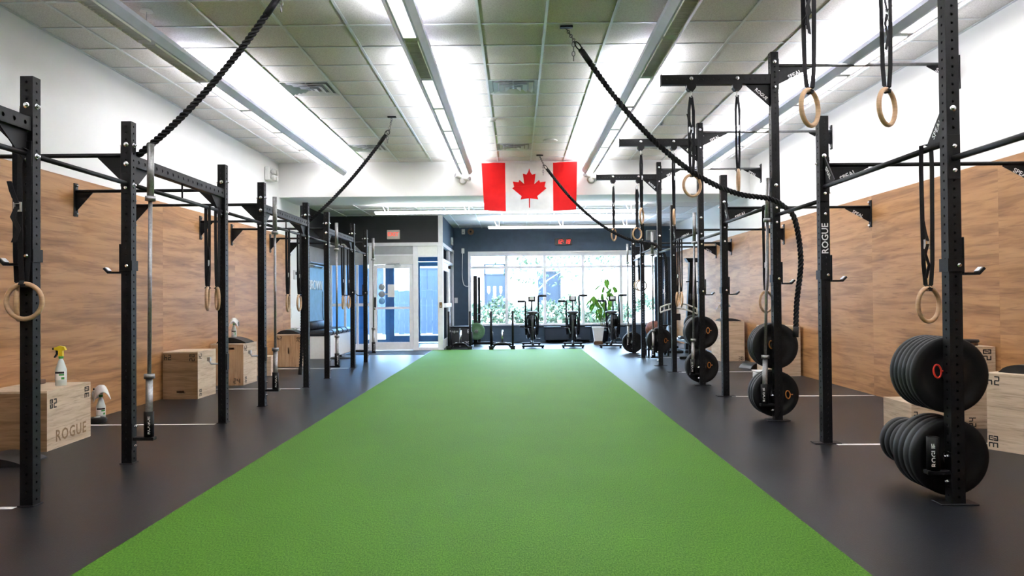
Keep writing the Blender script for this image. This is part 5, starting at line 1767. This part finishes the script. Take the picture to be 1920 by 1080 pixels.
# ================================================================== UNDER THE WINDOW
rc = thing('radiator_cover', 'dark low radiator cover under the window between the bikes', 'radiator', (1.1, 21.0, 0))
MB().bbox(.78, 1.42, 20.88, 21.13, .06, .40, .008).build('case', M['navy_paint'], rc)
MB().bbox(.74, 1.46, 20.85, 21.14, .40, .425, .006).build('top', M['navy_paint'], rc)
for x in (.84, 1.36): MB().bbox(x - .03, x + .03, 21.0, 21.15, 0, .06, .004).build('foot', M['black_steel'], rc)
rc = thing('radiator_cover', 'dark low radiator cover under the window behind the middle bike', 'radiator', (1.85, 21.0, 0))
MB().bbox(1.55, 2.02, 20.88, 21.13, .06, .40, .008).build('case', M['navy_paint'], rc)
MB().bbox(1.53, 2.04, 20.85, 21.14, .40, .425, .006).build('top', M['navy_paint'], rc)
for x in (1.60, 1.97): MB().bbox(x - .03, x + .03, 21.0, 21.15, 0, .06, .004).build('foot', M['black_steel'], rc)
bn = thing('waste_bin', 'white tapered bin beside the right air bike', 'bin', (2.12, 19.9, 0))
b = MB()
def rr(w, z): return [(2.12 - w, 19.9 - w * .8, z), (2.12 + w, 19.9 - w * .8, z), (2.12 + w, 19.9 + w * .8, z), (2.12 - w, 19.9 + w * .8, z)]
b.rings([rr(.10, .09), rr(.145, .44), rr(.138, .44), rr(.095, .10)], True, True, False)
b.build('bin_body', M['white_plastic'], bn)
MB().rings([rr(.11, .0), rr(.11, .07), rr(.09, .09)], True, True, False).build('base', M['brown_plastic'], bn)
MB().rings([rr(.152, .43), rr(.152, .455), rr(.12, .457)], True, True, False).build('rim', M['off_white'], bn)

# ================================================================== POTTED PLANT
pt = thing('potted_plant', 'leafy green potted plant standing in front of the window', 'plant', (2.32, 20.62, 0))
MB().lathe([(.001, 0), (.12, 0), (.165, .30), (.175, .30), (.175, .34), (.155, .34), (.15, .30), (.001, .29)], (2.32, 20.62, 0), 'z', 24).build('pot', M['navy_paint'], pt)
rnd = random.Random(5)
stems = [[(2.32, 20.62, .29), (2.30, 20.60, .8), (2.34, 20.58, 1.3), (2.40, 20.55, 1.72)],
         [(2.34, 20.63, .29), (2.42, 20.60, .75), (2.52, 20.55, 1.15), (2.60, 20.5, 1.5)],
         [(2.30, 20.62, .29), (2.24, 20.58, .7), (2.14, 20.52, 1.05), (2.06, 20.50, 1.25)]]
LEAF = []
for v in range(2):
    n = 6
    V, F = [], []
    for i in range(n + 1):
        f = i / n
        w = .048 * math.sin(PI * min(1, f * .93 + .05)) ** .8
        z = -.06 * f * f * (1 + v)
        for s in (-1, 0, 1): V.append((s * w, f * .20, z - abs(s) * .012))
    for i in range(n):
        for j in range(2): F.append((i * 3 + j, i * 3 + j + 1, i * 3 + j + 4, i * 3 + j + 3))
    V2 = [(x, y, z - .0015) for x, y, z in V]
    LEAF.append(MB().add(V, F, True).add(V2, [tuple(reversed(f)) for f in F], True).mesh('leaf', M['leaf']))
for S in stems:
    MB().tube(catmull(S, 6), .010, 7).build('stem', M['plant_stem'], pt)
    C = catmull(S, 14)
    for k in range(20):
        p = C[min(len(C) - 1, int(len(C) * (.38 + .62 * k / 19)))]
        a = k * 2.4 + rnd.uniform(-.4, .4)
        e = Vector((-math.sin(a), math.cos(a), 0))
        L = rnd.uniform(.04, .13)
        q = p + e * L + Vector((0, 0, L * .35))
        MB().tube([p, q], .0035, 5).build('petiole', M['plant_stem'], pt)
        o = link('leaf', LEAF[k % 2], pt, q)
        s = rnd.uniform(.75, 1.2)
        o.scale = (s * .95, s, s)
        o.rotation_euler = (rnd.uniform(-1.25, -.35), rnd.uniform(-.35, .35), a)

# ================================================================== FAR RIGHT MACHINES
sk = thing('ski_trainer', 'tall black pull-down trainer standing at the right wall', 'exercise machine', (3.86, 16.9, 0))
MB().prism([(3.70, 16.82, .06), (4.02, 16.82, .06), (3.97, 16.82, 1.0), (3.94, 16.82, 2.0), (3.82, 16.82, 2.0), (3.76, 16.82, 1.0)], (0, .14, 0)).build('mast', M['black_steel'], sk)
MB().prism([(3.72, 16.78, 2.06), (4.04, 16.78, 2.06), (4.0, 16.78, 1.97), (3.78, 16.78, 1.97)], (0, .22, 0)).build('pulley_head', M['black_steel'], sk)
MB().bbox(3.62, 4.10, 16.5, 17.3, 0, .06, .01).build('platform', M['rubber'], sk)
for x in (3.76, 3.99):
    hd = MB().tube([(x, 16.76, 2.0), (x, 16.74, 1.55)], .004, 6).build('cord', M['nylon'], sk)
    MB().cyl((x - .05, 16.74, 1.54), (x + .05, 16.74, 1.54), .015, 10).build('handle', M['rubber'], hd)
MB().lathe([(.001, 0), (.19, 0), (.20, .03), (.20, .10), (.001, .10)], (3.86, 16.72, .62), 'y', 28).build('fan_housing', M['rubber_worn'], sk)
MB().bbox(3.80, 3.92, 16.74, 16.82, 1.15, 1.28, .01).build('monitor', M['black_steel'], sk)

rw = thing('rowing_machine', 'black rowing machine with a metal rail behind the third plates', 'rowing machine', (3.35, 16.0, 0))
MB().bbox(3.34, 3.40, 14.9, 16.6, .30, .36, .01).build('rail', M['zinc'], rw)
MB().bbox(3.24, 3.50, 15.2, 15.45, .37, .43, .02).build('seat', M['vinyl'], rw)
MB().lathe([(.001, 0), (.24, 0), (.25, .02), (.25, .12), (.24, .14), (.001, .14)], (3.30, 16.75, .34), 'x', 30).build('flywheel', M['black_steel'], rw)
for y, w in ((14.95, .20), (16.55, .22)):
    MB().bbox(3.37 - w, 3.37 + w, y - .03, y + .03, 0, .05, .008).build('foot_bar', M['black_steel'], rw)
    MB().bbox(3.35, 3.39, y - .02, y + .02, .05, .31, .004).build('leg', M['black_steel'], rw)
MB().tube([(3.37, 16.5, .40), (3.37, 16.2, .75)], .02, 10).build('monitor_arm', M['grey_steel'], rw)
MB().bbox(3.28, 3.46, 16.15, 16.19, .72, .86, .01).build('monitor', M['black_steel'], rw)

ct = thing('cable_tower', 'dark cable tower with guide rods near the right end of the window', 'exercise machine', (3.5, 18.4, 0))
for x in (3.36, 3.66): MB().bbox(x - .035, x + .035, 18.35, 18.43, 0, 2.15, .006).build('upright', M['navy_paint'], ct)
MB().bbox(3.33, 3.69, 18.33, 18.45, 2.10, 2.18, .008).build('top_beam', M['navy_paint'], ct)
for x in (3.46, 3.56): MB().cyl((x, 18.39, .05), (x, 18.39, 2.1), .010, 8).build('guide_rod', M['chrome'], ct)
for k in range(9): MB().bbox(3.40, 3.62, 18.32, 18.46, .06 + .055 * k, .11 + .055 * k, .004).build('weight_block', M['black_steel'], ct)
MB().bbox(3.20, 3.82, 18.1, 18.7, 0, .05, .008).build('base', M['black_steel'], ct)
MB().tube([(3.51, 18.3, 1.4), (3.51, 18.25, 1.3), (3.40, 18.25, 1.3), (3.62, 18.25, 1.3)], .012, 8).build('pull_handle', M['zinc'], ct)

dr = thing('storage_rack', 'low dark storage rack beneath the red ball', 'rack', (2.95, 16.0, 0))
for x in (2.72, 3.12):
    for y in (15.8, 16.15): MB().bbox(x - .02, x + .02, y - .02, y + .02, 0, .36, .003).build('leg', M['black_steel'], dr)
for z in (.12, .345): MB().bbox(2.69, 3.15, 15.77, 16.18, z, z + .025, .004).build('shelf', M['black_steel'], dr)
mb = thing('medicine_ball', 'dull red medicine ball on the low storage rack', 'ball', (2.86, 15.98, .545))
MB().lathe([(.175 * math.sin(PI * k / 16) + .0005, -.175 * math.cos(PI * k / 16)) for k in range(17)], (2.86, 15.98, .546), 'y', 28).build('ball_body', M['ball_leather'], mb)
for a in (0, PI / 2): MB().torus((2.86, 15.98, .546), .175, .003, (math.cos(a), math.sin(a), 0), (0, 0, 1), 36, 5).build('seam', M['rubber_worn'], mb)

mg = thing('multi_grip_bar', 'pale curved multi-grip bar resting behind a short right upright', 'barbell', (2.65, 12.46, 1.07))
C1 = [(2.34, 12.455, 1.045), (2.45, 12.455, 1.085), (2.60, 12.455, 1.11), (2.75, 12.455, 1.09), (2.93, 12.455, 1.02)]
MB().tube(catmull(C1, 5), .013, 8).build('upper_tube', M['off_white'], mg)
C2 = [(x, y, z - .085) for x, y, z in C1]
MB().tube(catmull(C2, 5), .013, 8).build('lower_tube', M['off_white'], mg)
for k in range(7):
    p = catmull(C1, 5)[int(k * 20 / 6)]
    MB().cyl(p, p - Vector((0, 0, .085)), .010, 8).build('grip_rung', M['off_white'], mg)
MB().tube([(2.88, 12.455, 1.03), (2.88, 12.455, .86)], .012, 8).build('end_handle', M['ring_wood'], mg)

# ================================================================== OUTSIDE
ground = struct(MB().box(-30, 30, YF + .25, 60, -.25, -.05).build('street_ground', M['paving']))
road = struct(MB().box(-30, 30, 24.5, 27.2, -.05, -.045).build('road', M['asphalt']))
bank = struct(MB().prism([(-30, 27.6, -.05), (-30, 29.5, .35), (-30, 34.2, .75), (-30, 34.2, -.05)], (60, 0, 0)).build('planting_bank', M['soil']))
fa = thing('house', 'pale brick house front across the street with a blue door', 'building', (0, 34, 0))
DX0, DX1, DZ0, DZ1 = -1.42, -.48, .75, 2.75
def holes(x0, x1, z0, z1, hs, y0, y1, m, parent):
    """wall with rectangular openings, split in vertical strips"""
    b = MB()
    xs = x0
    for a, c, d, e in sorted(hs):
        b.box(xs, a, y0, y1, z0, z1)
        if d > z0: b.box(a, c, y0, y1, z0, d)
        b.box(a, c, y0, y1, e, z1)
        xs = c
    b.box(xs, x1, y0, y1, z0, z1)
    return b.build('wall', M[m], parent)
HS_ = [(DX0, DX1, .6, DZ1), (.85, 2.0, .9, 2.4), (-4.6, -3.4, 1.2, 2.6), (4.2, 5.6, 3.2, 4.2), (6.5, 8.0, 1.2, 2.6), (-6.9, -5.9, 1.2, 2.6)]
holes(-16, 16, -.05, 4.3, HS_, 34.2, 34.6, 'facade', fa)
MB().prism([(-16.3, 33.8, 4.22), (-16.3, 33.8, 4.34), (-16.3, 38.5, 5.9), (-16.3, 43, 4.3), (-16.3, 43, 4.2)], (32.6, 0, 0)).build('roof', M['asphalt'], fa)
MB().box(-16, 16, 42.4, 42.8, -.05, 4.3).box(-16, -15.6, 34.6, 42.4, -.05, 4.3).box(15.6, 16, 34.6, 42.4, -.05, 4.3).build('rear_wall', M['facade'], fa)
dr_ = MB().box(DX0 + .06, DX1 - .06, 34.28, 34.34, .6, DZ1 - .50).build('door', M['house_blue'], fa)
for k in range(3):
    xx = DX0 + .20 + .27 * k
    MB().prism([(xx - .06, 34.27, 1.75), (xx + .06, 34.27, 1.75), (xx + .06, 34.27, 1.50 - (.18 if k == 1 else 0)), (xx, 34.27, 1.40 - (.25 if k == 1 else 0)), (xx - .06, 34.27, 1.50 - (.18 if k == 1 else 0))], (0, .01, 0)).build('door_pane', M['white_plastic'], dr_)
MB().box(DX0, DX1, 34.24, 34.34, DZ1 - .50, DZ1 - .44).box(DX0, DX0 + .06, 34.24, 34.34, .6, DZ1).box(DX1 - .06, DX1, 34.24, 34.34, .6, DZ1).box(DX0, DX1, 34.24, 34.34, DZ1 - .06, DZ1).build('door_frame', M['house_blue'], fa)
MB().box(DX0 + .06, DX1 - .06, 34.30, 34.31, DZ1 - .44, DZ1 - .06).build('fanlight_pane', M['white_plastic'], fa)
for a, c_, d, e in HS_[1:]:
    w_ = MB().frame_plate([(a, 34.26, d), (c_, 34.26, d), (c_, 34.26, e), (a, 34.26, e)], [(a + .07, 34.26, d + .07), (c_ - .07, 34.26, d + .07), (c_ - .07, 34.26, e - .07), (a + .07, 34.26, e - .07)], (0, .08, 0)).build('window', M['house_blue'], fa)
    MB().box(a + .07, c_ - .07, 34.30, 34.31, d + .07, e - .07).build('window_pane', M['house_blue'], w_)
    MB().box((a + c_) / 2 - .02, (a + c_) / 2 + .02, 34.27, 34.32, d + .07, e - .07).build('glazing_bar', M['house_blue'], w_)
MB().box(-16, 16, 34.08, 34.2, 3.05, 3.2).build('string_course', M['white_plastic'], fa)


def shrub(x, y, z, rx, rz_, n, label, seed, leafm='shrub'):
    r = random.Random(seed)
    t = thing('shrub', label, 'shrub', (x, y, z), 'shrubs on the bank across the street')
    b = MB()
    for _ in range(n):
        u = r.uniform(-1, 1); a = r.uniform(0, 2 * PI); k = r.uniform(.55, 1.05)
        s = math.sqrt(1 - u * u)
        p = Vector((x + rx * k * s * math.cos(a), y + rx * .8 * k * s * math.sin(a), z + rz_ * (.9 + u * k)))
        d1 = Vector((r.uniform(-1, 1), r.uniform(-1, 1), r.uniform(-1, 1))).normalized()
        d2 = d1.orthogonal().normalized()
        w = r.uniform(.05, .11)
        b.add([p - d1 * w, p - d2 * w * .55, p + d1 * w, p + d2 * w * .55], [(0, 1, 2, 3)])
    b.build('foliage', M[leafm], t)
    MB().tube([(x, y, z - .1), (x + .05, y, z + rz_ * .9)], [.05, .02], 6).build('stem', M['bark'], t)


SH = [(-2.6, 29.0, 'farthest left'), (-1.5, 28.6, 'below the house door, left'), (-.6, 28.9, 'below the house door, right'), (.3, 28.5, 'behind the left bike'), (1.2, 28.9, 'between the left and middle bikes'),
      (2.0, 28.5, 'behind the middle bike'), (2.9, 28.9, 'left of the potted plant'), (3.8, 28.6, 'behind the potted plant'), (4.9, 29.0, 'right of the potted plant'), (6.0, 28.7, 'farthest right')]
for k, (x, y, lb) in enumerate(SH):
    shrub(x, y, .15, .52, .42 + .1 * (k % 3), 420, 'green leafy shrub outside on the bank, ' + lb, 20 + k)

def tree(x, y, z, h, r_, label, seed, n=900):
    r = random.Random(seed)
    t = thing('tree', label, 'tree', (x, y, z), 'trees across the street')
    b = MB().tube([(x, y, z), (x + .05, y, z + h * .35), (x, y, z + h * .6)], [.12, .09, .06], 8)
    tips = []
    for k in range(9):
        a = k * 2.4
        p0 = Vector((x, y, z + h * (.28 + .035 * k)))
        p1 = p0 + Vector((math.cos(a) * r_ * .8, math.sin(a) * r_ * .5, h * .25))
        b.tube([p0, p0.lerp(p1, .5) + Vector((0, 0, .1)), p1], [.04, .028, .012], 6)
        tips += [p1, p0.lerp(p1, .6)]
    b.build('trunk', M['bark'], t)
    f = MB()
    for _ in range(n):
        q = r.choice(tips)
        p = q + Vector((r.gauss(0, .38), r.gauss(0, .38), r.gauss(.1, .34)))
        d1 = Vector((r.uniform(-1, 1), r.uniform(-1, 1), r.uniform(-1, 1))).normalized()
        d2 = d1.orthogonal().normalized()
        w = r.uniform(.06, .12)
        f.add([p - d1 * w, p - d2 * w * .55, p + d1 * w, p + d2 * w * .55], [(0, 1, 2, 3)])
    f.build('foliage', M['shrub'], t)


tree(.75, 30.6, .45, 3.4, 1.3, 'small pale tree outside behind the left air bike', 3, 420)
tree(3.0, 31.5, .5, 5.2, 1.5, 'leafy green tree outside left of the potted plant', 4, 1100)
tree(6.6, 31.0, .5, 5.0, 1.5, 'leafy green tree outside at the right end of the window', 9, 1000)

car = thing('parked_car', 'pale car parked at the kerb outside the right of the window', 'car', (6.3, 26.0, -.045))
body = [(4.15, .25), (4.10, .55), (4.25, .72), (5.0, .86), (5.6, 1.30), (6.9, 1.36), (7.6, .98), (8.3, .90), (8.45, .62), (8.42, .25)]
MB().prism([(x, 25.2, z - .045) for x, z in body], (0, 1.6, 0)).build('body', M['car_paint'], car)
MB().prism([(5.12, 25.19, .86), (5.66, 25.19, 1.20), (6.2, 25.19, 1.23), (6.2, 25.19, .86)], (0, 1.62, 0)).build('side_window', M['house_blue'], car)
MB().prism([(6.28, 25.19, .86), (6.28, 25.19, 1.23), (6.85, 25.19, 1.24), (7.3, 25.19, .90)], (0, 1.62, 0)).build('side_window', M['house_blue'], car)
for x in (4.9, 7.6):
    for y in (25.22, 26.62):
        wh = MB().lathe([(.001, 0), (.30, 0), (.32, .03), (.32, .13), (.30, .16), (.001, .16)], (x, y, .275), 'y', 24).build('wheel', M['rubber'], car)
        MB().lathe([(.001, -.004), (.19, -.004), (.19, .0)], (x, y, .275), 'y', 20).build('hubcap', M['zinc'], wh)

fe = thing('board_fence', 'grey blue board fence outside across from the entrance doors', 'fence', (-6.5, 27.4, 0))
FB = MB().bbox(-.0985, .0985, -.012, .012, 0, 1.55, .004).mesh('board', M['house_blue'])
for k in range(38): link('board', FB, fe, (-10.1 + .2 * k, 27.4, -.05 + .02 * (k % 3)))
for z in (.35, 1.2): MB().box(-10.2, -2.6, 27.42, 27.47, z, z + .08).build('rail', M['house_blue'], fe)
